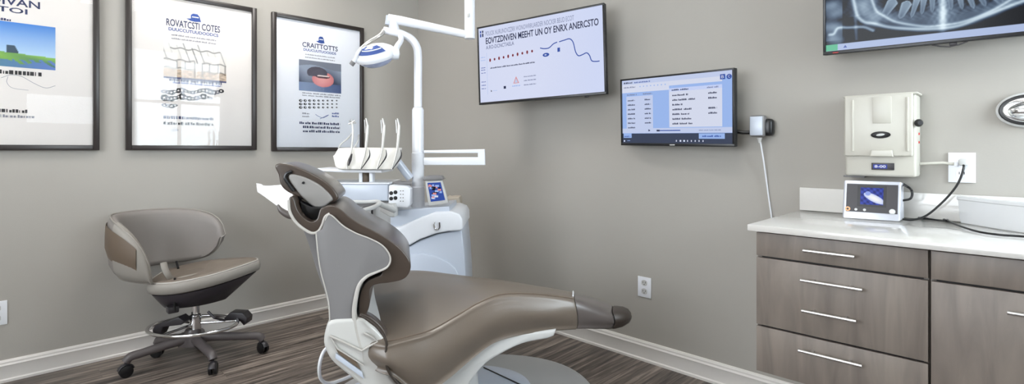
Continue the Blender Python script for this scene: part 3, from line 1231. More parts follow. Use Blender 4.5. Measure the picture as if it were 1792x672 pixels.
X0, X1 = 2.968, 3.459
t = thing('drawer_cabinet', 'grey-brown wood drawer cabinet with steel bar handles at the left counter end', 'cabinet', (3.21, -.3, ZB))
carcass(t, X0, X1)
d = front(t, 'drawer', X0 + .001, X1 - .002, .789, .872)
bar_handle(d, 3.13, 3.277, .831, CF)
d = front(t, 'drawer', X0 + .001, X1 - .002, .541, .782)
bar_handle(d, 3.122, 3.298, .730, CF)
bar_handle(d, 3.126, 3.282, .628, CF)
d = front(t, 'drawer', X0 + .001, X1 - .002, ZB, .534)
bar_handle(d, 3.116, 3.297, .4915, CF)
X0, X1 = 3.4605, 4.16
t = thing('sink_cabinet', 'grey-brown wood cabinet with a door under the sink, right of the drawers', 'cabinet', (3.8, -.3, ZB))
carcass(t, X0, X1)
front(t, 'top_panel', X0 + .003, X1 - .002, .789, .872)
d = front(t, 'door', X0 + .003, X1 - .002, ZB, .782)
bar_handle(d, 3.627, 3.80, .732, CF)
X0, X1 = 4.162, 4.88
t = thing('end_cabinet', 'grey-brown wood cabinet at the far right end of the counter', 'cabinet', (4.52, -.3, ZB))
carcass(t, X0, X1)
front(t, 'top_panel', X0 + .003, X1 - .002, .789, .872)
d = front(t, 'door', X0 + .003, X1 - .002, ZB, .782)
bar_handle(d, 4.3, 4.5, .732, CF)

# vessel sink
t = thing('vessel_sink', 'rectangular white ceramic basin standing on the countertop', 'sink', (3.78, -.2, .9))
sx0, sx1, sy0, sy1, sz0, sz1 = 3.485, 4.05, -.36, -.03, .9005, .995


def rrect(x0, x1, y0, y1, r, z, n=5):
    out = []
    for cx_, cy_, a0 in ((x1 - r, y1 - r, 0), (x0 + r, y1 - r, 90), (x0 + r, y0 + r, 180), (x1 - r, y0 + r, 270)):
        for k in range(n + 1):
            a = math.radians(a0 + 90 * k / n)
            out.append((cx_ + r * math.cos(a), cy_ + r * math.sin(a), z))
    return out


sy0, sz1 = -.30, 1.0
OUT = [(3.485, -.026), (3.485, -.045), (3.60, -.165), (3.72, -.27), (3.80, -.30), (4.10, -.30), (4.12, -.28), (4.12, -.04), (4.11, -.026)]


def sring(inset, z):
    n_ = len(OUT)
    out = []
    for k in range(n_):
        a_, b_, c_ = np.array(OUT[k - 1]), np.array(OUT[k]), np.array(OUT[(k + 1) % n_])
        e1, e2 = (b_ - a_) / np.linalg.norm(b_ - a_), (c_ - b_) / np.linalg.norm(c_ - b_)
        nn = np.array([-e1[1] - e2[1], e1[0] + e2[0]])
        nn = nn / np.linalg.norm(nn)
        q_ = b_ + nn * inset / max(.6, nn @ np.array([-e1[1], e1[0]]))
        out.append((q_[0], q_[1], z))
    return out


mb = MB()
mb.loft([sring(.008, sz0), sring(.004, sz0 + .02), sring(0, sz1 - .016), sring(-.004, sz1 - .012), sring(-.004, sz1 - .002), sring(-.002, sz1), sring(.012, sz1), sring(.016, sz1 - .004), sring(.03, sz0 + .018)], ceramic)
mb.build('basin', t, smooth=30)
mb = MB()
mb.lathe([(0, .003), (.02, .003), (.023, 0), (0, 0)], ((sx0 + sx1) / 2, (sy0 + sy1) / 2, sz0 + .0185), chrome, seg=20)
mb.build('drain', t)

# ------------------------------------------------------------------ dispenser on the wall
t = thing('wall_dispenser', 'cream plastic dispenser box with a small blue display, on the wall above the counter', 'dispenser', (3.27, 0, 1.06))


def dq(px, py, y=-.13):
    return on_y(px, py, y)


fx0, fx1 = dq(1478, 240)[0], dq(1601, 240)[0]
zt, zb_ = dq(1500, 169)[2], dq(1500, 308)[2]
zs = dq(1500, 274)[2]
mb = MB()
mb.box(((fx0 + fx1) / 2, -.058, (zt + zb_) / 2), (fx1 - fx0 + .004, .114, zt - zb_), cream_pl, .01, 3)
mb.build('body', t)
mb = MB()
mb.box(((fx0 + fx1) / 2 - .004, -.122, (zt + zs) / 2 + .002), (fx1 - fx0 - .004, .016, zt - zs), cream_pl, .006, 3)
for px_ in (1492, 1588):
    a = dq(px_, 220, -.131)
    mb.box((a[0], -.130, (zt + zs) / 2 + .004), (.008, .006, (zt - zs) * .86), cream_pl, .0025)
a, b = dq(1527, 172, -.131), dq(1560, 217, -.131)
mb.box(((a[0] + b[0]) / 2, -.131, (a[2] + b[2]) / 2 + .004), (b[0] - a[0], .005, a[2] - b[2]), cream_pl, .002)
mb.build('cover', t)
mb = MB()
mb.box(((fx0 + fx1) / 2, -.062, zt + .002), (fx1 - fx0 + .016, .118, .008), cream_pl, .003)
mb.build('top_cap', t)
a = dq(1543, 268, -.135)
mb = MB()
w_ = .075
pr = [(a[0] - w_ / 2, -.13, a[2] - .013), (a[0] - w_ / 2 + .006, -.13, a[2] + .012), (a[0] + w_ / 2 - .004, -.13, a[2] + .012), (a[0] + w_ / 2, -.13, a[2] - .013)]
mb.prism(pr, (0, -.018, 0), cream_pl, .004, 3)
mb.build('latch', t)
mb = MB()
a = dq(1541, 236, -.1325)
mb.lathe([(0, .004), (.6, .004), (1, 0), (0, 0)], (0, 0, 0), black_pl, axis=(0, -1, 0), seg=28)
for v in mb.bm.verts:
    v.co = Vector((a[0] + v.co.x * .032, a[1] + v.co.y, a[2] + v.co.z * .0135))
k0 = len(mb.bm.verts)
tmp = MB()
tmp.lathe([(0, .0052), (.6, .0052), (1, .004), (0, .003)], (0, 0, 0), lightgrey_pl, axis=(0, -1, 0), seg=20)
for v in tmp.bm.verts:
    v.co = Vector((a[0] + v.co.x * .013 + v.co.z * .004, a[1] + v.co.y, a[2] + v.co.z * .005))
mm = bpy.data.meshes.new('x')
tmp.bm.to_mesh(mm)
i_ = mb.mi(lightgrey_pl)
n0 = len(mb.bm.faces)
mb.bm.from_mesh(mm)
mb.bm.faces.ensure_lookup_table()
for f_ in mb.bm.faces[n0:]:
    f_.material_index = i_
mb.build('emblem', t)
mb = MB()
a, b = dq(1525, 285, -.118), dq(1565, 298, -.118)
mb.box(((a[0] + b[0]) / 2, -.1165, (a[2] + b[2]) / 2), (b[0] - a[0], .005, a[2] - b[2]), dark_pl, .001)
dis = mb.build('display', t)
c = Canvas((a[0], -.1195, b[2]), (1, 0, 0), (0, 0, 1), (0, -1, 0))
w_, h_ = b[0] - a[0], a[2] - b[2]
c.rect(w_ * .08, h_ * .2, w_ * .62, h_ * .6, EM('deep_blue', srgb(20, 50, 160)), 1)
c.text('8-00', w_ * .14, h_ * .32, w_ * .5, h_ * .38, e_white, 2, .03)
c.build('display_digits', dis)
mb = MB()
a = dq(1606, 215, -.128)
mb.lathe([(0, .012), (.008, .012), (.013, .004), (.0145, 0), (0, 0)], (a[0] + .002, -.115 - .003, a[2]), black_pl, axis=(.5, -1, 0), seg=18)
mb.build('lock_knob', t)
redm = M('red_lamp', srgb(190, 30, 30), .4)
for py in (234, 249):
    mb = MB()
    a = on_y(1619, py, -.05)
    mb.lathe([(0, .003), (.004, .003), (.005, 0), (0, 0)], (fx1 + .002, -.05, a[2]), redm, axis=(1, 0, 0), seg=12)
    mb.build('indicator', t)
mb = MB()
mb.box((3.165, -.07, zb_ - .004), (.075, .03, .008), grey_pl, .002)
mb.build('foot_clip', t)
mb = MB()
mb.tube([(fx1 + .001, -.03, 1.115), (3.44, -.025, 1.12), (3.474, -.014, 1.116)], .0055, cream_pl, 10)
mb.box((3.478, -.016, 1.114), (.012, .018, .016), white_pl, .003)
mb.build('power_lead', t)

# small screen device on the counter
yaw_d = math.radians(7)
dv = thing('imaging_monitor', 'small white desktop imaging monitor with a lit blue screen on the counter', 'monitor', (3.235, -.12, .9))
dv.rotation_euler = (0, 0, 0)
ux = np.array([math.cos(yaw_d), math.sin(yaw_d), 0])
up = np.array([0, .18, 1.0])
up /= np.linalg.norm(up)
un = np.cross(ux, up)
o = np.array([3.145, -.185, .9015])
mb = MB()
prof = [(0, 0), (0, .148), (.02, .152), (.075, .13), (.09, 0)]
w_, h_ = .186, .148


def dvp(a, b, n=0): return o + ux * a + up * b + un * n


mb.prism([dvp(0, 0), dvp(.0, h_), dvp(0, h_) + np.array([0, .05, -.004]), np.array([dvp(0, 0)[0], dvp(0, 0)[1] + .085, .9015])], ux * w_, M('silver_plastic', srgb(186, 188, 196), .3, .2), .008, 3)
mb.build('housing', dv)
mb = MB()
mb.prism([dvp(.012, .026, .0005), dvp(w_ - .010, .026, .0005), dvp(w_ - .010, h_ - .012, .0005), dvp(.012, h_ - .012, .0005)], un * .002, dark_pl, .0008, 1)
pn = mb.build('control_panel', dv)
c = Canvas(dvp(0, 0, .0028), ux, up, un)
c.rect(.048, .048, .093, .082, black_pl, 1)


def tooth(A, B):
    v = mix(srgb(34, 40, 110), srgb(60, 80, 190), .5 + .5 * np.sin(A * 23) * np.sin(B * 19 + A * 5))
    e = ((A - .55 + .5 * (B - .5)) / .36) ** 2 + ((B - .42 + .35 * (A - .5)) / .24) ** 2
    v = np.where((e < 1)[..., None], mix((1, 1, 1), srgb(190, 205, 250), e), v)
    e2 = ((A - .33) / .12) ** 2 + ((B - .66) / .13) ** 2
    v = np.where((e2 < 1)[..., None], np.array(srgb(150, 170, 240)), v)
    return v


c.raster(.058, .056, .073, .066, 60, 50, tooth, lit_ras, 2)
c.disk(.018, .036, .009, M('orange_key', srgb(222, 160, 110), .4), 2)
c.disk(.018, .036, .004, dark_pl, 3)
c.disk(.045, .035, .005, lightgrey_pl, 2)
c.disk(.073, .035, .005, lightgrey_pl, 2)
c.disk(.160, .034, .010, lightgrey_pl, 2)
c.disk(.160, .034, .006, white_pl, 3)
c.build('screen_and_keys', pn)
mb = MB()
mb.tube(cr([on_z(1570, 316, 1.025) * [1, 1, 1], (3.335, -.105, 1.035), (3.355, -.1, 1.015), (3.352, -.1, .985), (3.325, -.11, .975)], 6), .0045, black_pl, 8)
mb.build('cord_hook', dv)

# black cable from outlet to device and along the counter
mb = MB()
pts = [(3.498, -.024, 1.118), (3.50, -.04, 1.10), (3.485, -.05, 1.045), (3.45, -.06, .985), (3.40, -.09, .925), (3.36, -.11, .9055), (3.33, -.12, .9055)]
mb.tube(cr(pts, 8), .0038, black_pl, 8)
mb.box((3.498, -.020, 1.124), (.026, .026, .026), lightgrey_pl, .006)
pts = [on_z(1598, 372, .906), on_z(1606, 379, .906), on_z(1625, 383, .906), on_z(1650, 386, .906), on_z(1658, 383, .906), on_z(1640, 377, .906), on_z(1612, 374, .9095), on_z(1600, 378, .9095)]
mb.tube(cr(pts, 6), .0035, black_pl, 8)
tag(mb.build('power_cable'), 'black power cable hanging from the outlet down to a coil on the countertop', 'cable')
mb = MB()
pts = [on_z(1608, 381, .914), on_z(1625, 379, .909), on_z(1652, 384, .906), on_z(1676, 394, .906), on_z(1710, 405, .906), on_z(1750, 411, .906), on_z(1792, 414, .906), on_z(1850, 421, .906)]
mb.tube(cr(pts, 6), .0036, black_pl, 8)
tag(mb.build('power_cable'), 'black cable trailing along the countertop in front of the basin to the right', 'cable')

# oval chrome fixture at the right edge
t = thing('oval_wall_fixture', 'oval chrome wall fixture with a black ring, cut off by the right photo edge', 'wall fixture', (3.66, 0, 1.33))


def oval(mb, cx_, cz, y0, y1, rx, rz, m, bev=.004):
    pts = [(cx_ + rx * math.cos(2 * math.pi * k / 40), y0, cz + rz * math.sin(2 * math.pi * k / 40)) for k in range(40)]
    mb.prism(pts, (0, y1 - y0, 0), m, bev, 3)


ec = on_y(1800, 192, -.02)
mb = MB()
oval(mb, ec[0], ec[2], -.0005, -.016, .085, .062, lightgrey_pl)
mb.build('rim', t)
mb = MB()
oval(mb, ec[0], ec[2], -.0165, -.026, .077, .054, black_pl)
mb.build('black_ring', t)
mb = MB()
oval(mb, ec[0] + .002, ec[2], -.0265, -.034, .068, .044, chrome)
mb.build('chrome_plate', t)
mb = MB()
mb.lathe([(0, .02), (.5, .017), (.85, .009), (1, 0), (0, 0)], (0, 0, 0), chrome, axis=(0, -1, 0), seg=32)
for v in mb.bm.verts:
    v.co = Vector((ec[0] + .003 + v.co.x * .056, -.0345 + v.co.y, ec[2] - .004 + v.co.z * .032))
mb.build('lens', t)

# ================================================================== dental chair
AZ = math.radians(12)
U = math.cos(AZ) * R + math.sin(AZ) * F
Vv = -math.sin(AZ) * R + math.cos(AZ) * F
OC = plan(-.532, 1.75, 0)


def ch(px, py, v):
    r = ray(px, py)
    k = (v - (CAM - OC) @ Vv) / (r @ Vv)
    return CAM + r * k


def cw(u, v, w):
    return OC + U * u + Vv * v + np.array([0, 0, w])


chair = thing('dental_chair', 'taupe upholstered reclining dental chair with grey back shell in the middle of the room', 'dental chair', cw(.35, .3, 0))

# base plate
mb = MB()
n = 64


def ell(uc, vc, a_, b_, w, p=2.3):
    out = []
    for k in range(n):
        th = 2 * math.pi * k / n
        cu, sv = math.cos(th), math.sin(th)
        out.append(cw(uc + a_ * math.copysign(abs(cu) ** (2 / p), cu), vc + b_ * math.copysign(abs(sv) ** (2 / p), sv), w))
    return out


rows = [ell(.41, .34, .565, .445, .001), ell(.41, .34, .575, .455, .01), ell(.41, .34, .57, .45, .115), ell(.41, .34, .56, .44, .137), ell(.41, .34, .54, .42, .145)]
mb.loft(rows, M('base_grey', srgb(158, 158, 157), .45))
mb.build('base', chair, smooth=50)
mb = MB()
rows = [ell(.30, .33, .40, .27, .146), ell(.30, .33, .395, .265, .170), ell(.30, .33, .37, .24, .18)]
mb.loft(rows, bluish_pl)
mb.build('base_cover', chair, smooth=40)
mb = MB()
sa_, sb_ = on_z(846, 644, .1805), on_z(912, 675, .1805)
mb.prism([sa_, sb_, sb_ + F * .008, sa_ + F * .008], (0, 0, .003), black_pl)
mb.build('base_slot', chair)
# lift column
mb = MB()
rows = [ell(.30, .33, .17, .14, .165, 4), ell(.30, .33, .155, .125, .30, 4), ell(.28, .31, .15, .125, .40, 4), ell(.25, .30, .18, .15, .47, 4)]
mb.loft(rows, lightgrey_pl)
mb.build('lift_column', chair, smooth=40)

# under frame
up_e = [(700, 690), (765, 671), (800, 645), (850, 604), (875, 594), (905, 586), (940, 581), (974, 577)]
lo_e = [(970, 588), (958, 593), (935, 597), (912, 603), (880, 618), (850, 637), (824, 668), (790, 720), (740, 760), (700, 740)]
mb = MB()
poly = [ch(x, y, .035) for x, y in cr(up_e, 4)] + [ch(x, y, .035) for x, y in cr(lo_e, 4)]
mb.prism(poly, Vv * .40, lightgrey_pl, .008, 3)
mb.build('seat_frame', chair)

# hinge housing below the back
hh = [(578, 561), (570, 575), (566, 596), (569, 612), (580, 632), (600, 650), (625, 670), (650, 695), (680, 725), (740, 750), (745, 715), (712, 690), (690, 668), (679, 645), (677, 622), (679, 604), (672, 592), (660, 578), (645, 566), (632, 558), (610, 558)]
mb = MB()
mb.prism([ch(x, y, -.012) for x, y in cr(hh, 3, True)], Vv * .46, M('pale_shell', srgb(188, 187, 183), .35, coat=.2), .014, 4)
hg = mb.build('hinge_housing', chair)
mb = MB()
mb.prism([ch(x, y, -.014) for x, y in ((586, 606), (622, 631), (633, 648), (592, 618))], Vv * -.003, fabric_d, .001, 1)
mb.build('vent_panel', hg)
mb = MB()
mb.prism([ch(x, y, -.014) for x, y in ((588, 617), (634, 650), (637, 662), (587, 626))], Vv * -.006, bluish_pl, .002, 2)
mb.build('label_bar', hg)
mb = MB()
mb.tube([ch(x, y, -.018) for x, y in ((577, 588), (600, 598), (633, 614), (644, 607), (661, 598), (652, 590), (637, 583))], .004, piping_m, 8)
mb.tube([ch(x, y, -.018) for x, y in ((577, 588), (590, 610), (637, 640), (634, 613))], .0025, piping_m, 8)
mb.build('bracket', hg)

# seat cushion
vn = [-.03, -.02, 0, .02, .03, .04, .05, .06, .08, .1]
vf = [.6, .6, .58, .53, .48, .42, .38, .34, .31, .28]
Sm = [(678, 598), (715, 589), (755, 577), (800, 552), (840, 529), (880, 515), (940, 515), (1003, 523), (1045, 535), (1075, 547)]
Nb = [(684, 655), (735, 688), (780, 662), (820, 630), (862, 600), (905, 587), (955, 580), (1007, 577), (1045, 577), (1076, 577)]
Fa = [(650, 484), (700, 474), (745, 474), (790, 480), (835, 486), (880, 492), (940, 502), (1003, 515), (1050, 528), (1078, 541)]


def station(i):
    s_, b_, f_ = ch(*Sm[i], vn[i]), ch(*Nb[i], vn[i] + .005), ch(*Fa[i], vf[i])
    z = np.array([0, 0, 1.0])
    hgt = s_[2] - b_[2]
    mid = (s_ + b_) / 2 - Vv * .035 * (1.0 if i < 7 else .7)
    up1 = s_ - Vv * .02 - z * .022 * min(1, hgt / .1)
    low = b_ + Vv * .004
    q1 = s_ * .72 + f_ * .28 + z * .012
    q2 = s_ * .45 + f_ * .55 + z * .016
    q3 = s_ * .16 + f_ * .84 + z * .008
    fl = f_ + Vv * .012 - z * .045
    fb = np.array([f_[0], f_[1], b_[2]]) - Vv * .02 + z * .01
    fb = f_ - Vv * .02 - z * max(.075, (f_[2] - b_[2]) * .8)
    bm_ = (low + fb) / 2
    return [s_, up1, mid, low + z * .02 - Vv * .016, low, bm_, fb, fl, f_, q3, q2, q1]


rows_ctrl = [station(i) for i in range(10)]
# interpolate along the chair
NS = 6
rows_all = [cr([rc[k] for rc in rows_ctrl], NS) for k in range(12)]
nst = len(rows_all[0])
loops = []
for j in range(nst):
    ctrl = [rows_all[k][j] for k in range(12)]
    loop = cr(ctrl, 5, True)
    loops.append(loop)


def shrink(loop, f_, du):
    c_ = sum(loop) / len(loop)
    return [c_ + (p - c_) * f_ + U * du for p in loop]


k7 = 7 * NS
k9 = 9 * NS
mb = MB()
def rear(f_, du):
    c_ = sum(loops[0]) / len(loops[0]) + Vv * .10
    out = []
    for p in loops[0]:
        d_ = p - c_
        up_ = d_[2] > 0
        q_ = p + U * du - Vv * (d_ @ Vv) * (1 - f_)
        q_[2] = c_[2] + d_[2] * (f_ if not up_ else 1 - (1 - f_) * .12)
        out.append(q_)
    return out


seat_l = [rear(.50, -.115), rear(.66, -.11), rear(.80, -.09), rear(.90, -.06), rear(.965, -.03), rear(.99, -.012)] + loops[0:k7 + 1] + [shrink(loops[k7], .985, .004)]
mb.loft(seat_l, leather)
sc_ = mb.build('seat_cushion', chair, smooth=60)
mb = MB()
mb.tube([p + np.array([0, 0, .001]) - Vv * .001 for p in rows_all[0][0:k7 + 1]], .0022, M('taupe_piping', srgb(100, 86, 74), .5), 6)
mb.build('seam_piping', sc_)
mb = MB()
mb.loft([shrink(loops[k7], .97, .006)] + [shrink(l_, .975, 0) for l_ in loops[k7 + 1:k9 - 1]] + [shrink(loops[k9 - 1], .95, 0)], pad_grey)
mb.build('footrest_pad', chair, smooth=60)
mb = MB()
L9 = loops[k9 - 1]
mb.loft([shrink(L9, .97, .004), shrink(L9, .96, .018), shrink(L9, .86, .045), shrink(L9, .62, .068), shrink(L9, .25, .08)], darkpiping)
mb.build('toe_cap', chair, smooth=60)
# white seam clip
mb = MB()
mb.tube([loops[k7][k] + np.array([0, 0, .004]) for k in range(40, 59)], .003, white_pl, 8)
mb.build('seam_strip', chair)
# pale piping round hip end
mb = MB()
mb.tube(cr([ch(632, 552, -.02), ch(650, 563, -.028), ch(665, 579, -.036), ch(676, 598, -.045), ch(675, 625, -.048), ch(680, 650, -.045), ch(700, 676, -.04)], 5), .0045, darkpiping, 8)
mb.build('hip_piping', chair)
# rear bolster between housing and seat
mb = MB()
bl = [(630, 549), (650, 556), (668, 572), (679, 592), (680, 606), (668, 600), (652, 586), (636, 574), (628, 562)]
mb.prism([ch(x, y, .0) for x, y in cr(bl, 3, True)], Vv * .05, leather_d, .01, 3)
mb.build('rear_bolster', chair)

# backrest: cushion, shell, trim, rear cover
BW = .40
cush = [(562, 365), (580, 360), (597, 367), (612, 380), (630, 392), (650, 402), (672, 414), (695, 430), (712, 448), (719, 464), (715, 480), (703, 490), (680, 495), (662, 497), (650, 502), (646, 512), (647, 530), (643, 546), (636, 554), (629, 550),
        (628, 530), (632, 508), (642, 493), (655, 486), (668, 478), (660, 450), (600, 410), (575, 400), (566, 402), (556, 409), (542, 408), (526, 399), (514, 384), (508, 366), (505, 350), (509, 344), (515, 350), (520, 366), (530, 380), (543, 388), (554, 384), (558, 372)]
back = [(563, 402), (569, 386), (575, 376), (584, 380), (600, 395), (622, 408), (648, 418), (668, 429), (680, 443), (683, 456), (677, 468), (660, 476), (642, 484), (629, 498), (623, 520), (620, 545), (623, 572), (629, 598), (633, 611), (633, 611), (606, 598), (578, 587), (578, 587), (577, 560), (575, 530), (569, 504), (562, 478), (557, 448), (553, 410)]
mb = MB()
mb.prism([ch(x, y, .012) for x, y in cr(cush, 4, True)], Vv * (BW - .024), leather_d, .022, 5)
bc = mb.build('back_cushion', chair, smooth=50)
mb = MB()
mb.prism([ch(x, y, -.004) for x, y in cr(back, 4, True)], Vv * (BW + .008), grey_pl, .006, 3)
bs = mb.build('back_shell', chair, smooth=50)
mb = MB()
bp_ = cr(back, 4, True)
tr = bp_[1 * 4:18 * 4 + 1]
mb.tube([ch(x, y, -.004) for x, y in tr], [.0022, .0024, .0026, .003, .004, .007, .009, .009], piping_m, 8, flat=1.0)
mb.tube([ch(x, y, -.004) for x, y in cr([(553, 408), (557, 448), (562, 478), (569, 504), (575, 530), (577, 560), (578, 587)], 5)], .0024, piping_m, 8)
mb.build('shell_trim', bs)
mb = MB()
rc_ = [(527, 392), (540, 406), (553, 412), (560, 450), (575, 505), (585, 560), (578, 560), (571, 520), (556, 478), (541, 430)]
mb.prism([ch(x, y, .05) for x, y in cr(rc_, 3, True)], Vv * (BW - .1), grey_pl, .012, 3)
mb.build('rear_cover', bs)
mb = MB()
mb.tube(cr([ch(x, y, .01) for x, y in ((505, 350), (507, 370), (517, 388), (532, 401), (546, 408), (557, 405), (564, 394), (569, 380), (577, 374))], 5), .005, piping_m, 8)
mb.build('neck_trim', bs)

# headrest
hc_ = [(481, 293), (484, 287), (497, 286), (522, 293), (552, 307), (574, 321), (588, 336), (592, 346), (586, 353), (572, 357), (556, 361), (540, 354), (522, 345), (503, 336), (491, 324), (487, 306)]
hp = [(505, 309), (509, 305), (522, 307), (537, 312), (558, 323), (576, 339), (582, 349), (576, 355), (566, 362), (555, 364), (544, 359), (531, 348), (518, 332), (508, 318)]
mb = MB()
mb.prism([ch(x, y, .075) for x, y in cr(hc_, 4, True)], Vv * .25, leather_d, .028, 6)
hr = mb.build('headrest', chair, smooth=60)
mb = MB()
mb.prism([ch(x, y, .066) for x, y in cr(hp, 4, True)], Vv * .27, M('headrest_plate', srgb(134, 131, 128), .35, coat=.2), .008, 4)
mb.build('headrest_shell', hr, smooth=50)
mb = MB()
mb.lathe([(0, .004), (.004, .004), (.005, 0), (0, 0)], ch(531, 320, .066), black_pl, axis=tuple(-Vv), seg=12)
mb.build('release_button', hr)
mb = MB()
mb.tube(cr([ch(x, y, .07) for x, y in ((511, 300), (502, 304), (499, 312), (505, 322), (514, 334))], 5), .0055, black_pl, 8)
mb.build('black_edge_tube', hr)  # black tube along the left end of the headrest shell
mb = MB()
mb.tube([ch(530, 348, .10), ch(552, 388, .10)], .011, satin, 10, flat=.5)
mb.tube([ch(530, 348, .28), ch(552, 388, .28)], .011, satin, 10, flat=.5)
mb.tube([ch(521, 345, .19), ch(548, 392, .19)], .02, dark_pl, 10)
mb.prism([ch(x, y, .06) for x, y in ((524, 352), (545, 362), (572, 362), (566, 372), (560, 386), (545, 390), (530, 380))], Vv * .28, black_pl, .006, 2)
mb.build('neck_bracket', hr)
mb = MB()
mb.tube(cr([ch(x, y, .05) for x, y in ((516, 347), (511, 356), (512, 372), (520, 386), (532, 396))], 5), .006, satin, 10)
mb.build('neck_handle', hr)
# armrest behind the head (far side)
mb = MB()
mb.tube(cr([ch(x, y, .52) for x, y in ((486, 358), (492, 368), (505, 376), (520, 378), (540, 380))], 5), [.004, .012, .016, .016, .016], pad_grey, 10)
mb.build('armrest', chair)

# white paper sheet
mb = MB()
top = cr([at(x, y, 2.30) for x, y in ((449, 323), (466, 325), (486, 324), (508, 321))], 4)
bot = cr([at(x, y, 2.22) for x, y in ((452, 334), (475, 351), (497, 366), (520, 372))], 4)
rows = []
for k in range(7):
    f_ = k / 6
    rows.append([a_ * (1 - f_) + b_ * f_ + np.array([0, 0, -.012 * math.sin(math.pi * f_)]) for a_, b_ in zip(top, bot)])
under = [[p + np.array([0, 0, -.004]) for p in row] for row in reversed(rows)]
ring = [r_ + list(reversed([p + np.array([0, 0, -.005]) for p in r_])) for r_ in rows]
mb.loft(ring, M('white_paper', srgb(240, 241, 246), .6))
mb.tube([at(449, 321.5, 2.30), at(457, 325, 2.28), at(452, 330, 2.24)], [.002, .007, .003], M('white_paper', (1, 1, 1)), 6)
tag(mb.build('paper_sheet', smooth=50), 'white paper sheet sticking out behind the chair headrest', 'paper')

# hose on the floor by the hinge
mb = MB()
mb.tube(cr([at(575, 606, 1.95), at(565, 618, 1.93), at(559, 640, 1.92), at(561, 662, 1.95), at(575, 671, 2.0), at(600, 664, 2.05), at(622, 654, 2.1)], 6), .0065, white_pl, 10)
mb.build('supply_hose', chair)

# ================================================================== delivery unit behind the chair
DU = 2.75
ux_ = R
du = thing('delivery_unit', 'white dental delivery cart with post, arms and instrument bar behind the chair', 'dental unit', plan(-.45, DU + .2, 0))


def dpoly(pts, d, thick, m, bev=.006, name=None, par=None, n=0, closed=True, mb=None, seg=3):
    own = mb is None
    mb = mb or MB()
    P = cr(pts, n, True) if n else pts
    mb.prism([at(x, y, d) for x, y in P], F * thick, m, bev, seg)
    if own:
        return mb.build(name, par or du, smooth=40)


zf = 262 + HC / DU * FPX - 1
dpoly([(688, 418), (712, 434), (735, 421), (765, 410), (808, 402), (812, 440), (816, 500), (818, zf), (676, zf), (678, 420)], DU, .42, bluish_pl, .008, 'cabinet_body')
dpoly([(684, 398), (700, 396), (738, 380), (762, 371), (790, 370), (804, 375), (809, 384), (809.5, 400), (806, 404), (785, 405), (763, 409), (735, 419), (712, 432), (700, 424), (690, 412)], DU - .03, .46, white_pl, .010, 'lid')
dpoly([(682, 369), (786, 361), (788, 380), (762, 386), (738, 394), (700, 412), (684, 410)], DU - .012, .36, bluish_pl, .007, 'top_deck')
dpoly([(716, 446), (740, 444), (763, 449), (785, 459), (797, 470), (804, 486), (806, 500), (700, 500), (700, 446)], DU - .012, .03, bluish_pl, .006, 'raised_panel')
mb = MB()
mb.tube(cr([at(x, y, DU - .036) for x, y in ((761, 388), (760, 395), (764, 402), (769, 399), (769, 389))], 4), .004, chrome, 8)
mb.build('latch', du)
# grey panel between console and tray
dpoly([(600, 352), (690, 352), (690, 440), (600, 440)], DU + .06, .3, lightgrey_pl, .004, 'side_panel')
mb = MB()
mb.tube([at(651, 366, DU + .04), at(651, 410, DU + .04)], .006, dark_pl, 8)
mb.build('cable_post', du)
# console
cs = dpoly([(548, 322), (679, 322), (680, 352), (548, 352)], DU - .05, .28, bluish_pl, .008, 'console')
mb = MB()
mb.prism([at(x, y, DU - .055) for x, y in ((546, 319.5), (681, 319.5), (681, 322.5), (546, 322.5))], F * .29, white_pl, .003, 2)
mb.build('console_rim', cs)
mb = MB()
mb.box(at(640, 310, DU + .02), (.045, .045, .06), fabric_d, .004)
mb.prism([at(x, y, DU - .01) for x, y in ((628, 299), (634, 299), (634, 319), (628, 319))], F * .05, white_pl, .002, 2)
mb.prism([at(x, y, DU - .01) for x, y in ((646, 299), (652, 299), (652, 319), (646, 319))], F * .05, white_pl, .002, 2)
mb.build('support_stem', du)
dpoly([(548, 295), (600, 297), (668, 297.5), (668, 302.5), (600, 302), (548, 299)], DU - .06, .26, white_pl, .004, 'tray_plate')
# keypad
kp = dpoly([(680, 325), (685, 323), (713, 326), (718, 331), (718, 358), (713, 364), (684, 363), (679, 357)], DU - .06, .07, white_pl, .008, 'keypad')
for i_, (x, y) in enumerate(((684.5, 338), (692, 336.5), (684.5, 347.5), (692, 346.5))):
    mb = MB()
    q_ = at(x, y, DU - .0605)
    mb.lathe([(0, .003), (.0095, .002), (.0105, 0), (0, 0)], q_, black_pl, axis=tuple(-F), seg=14)
    mb.build('round_button', kp)
mb = MB()
for x in (701, 705.5):
    for y in (334, 340, 346, 352):
        mb.lathe([(0, .002), (.003, .002), (.003, 0), (0, 0)], at(x, y, DU - .0605), grey_pl, axis=tuple(-F), seg=8)
mb.build('small_keys', kp)
# dark arm behind
mb = MB()
mb.tube(cr([at(683, 321, DU + .02), at(695, 322, DU + .03), at(720, 321, DU + .05)], 4), [.008, .015, .013], grey_pl, 10)
mb.tube([at(692, 278, DU + .05), at(718, 312, DU + .08)], .022, bluish_pl, 12)
mb.build('folding_arm', du)
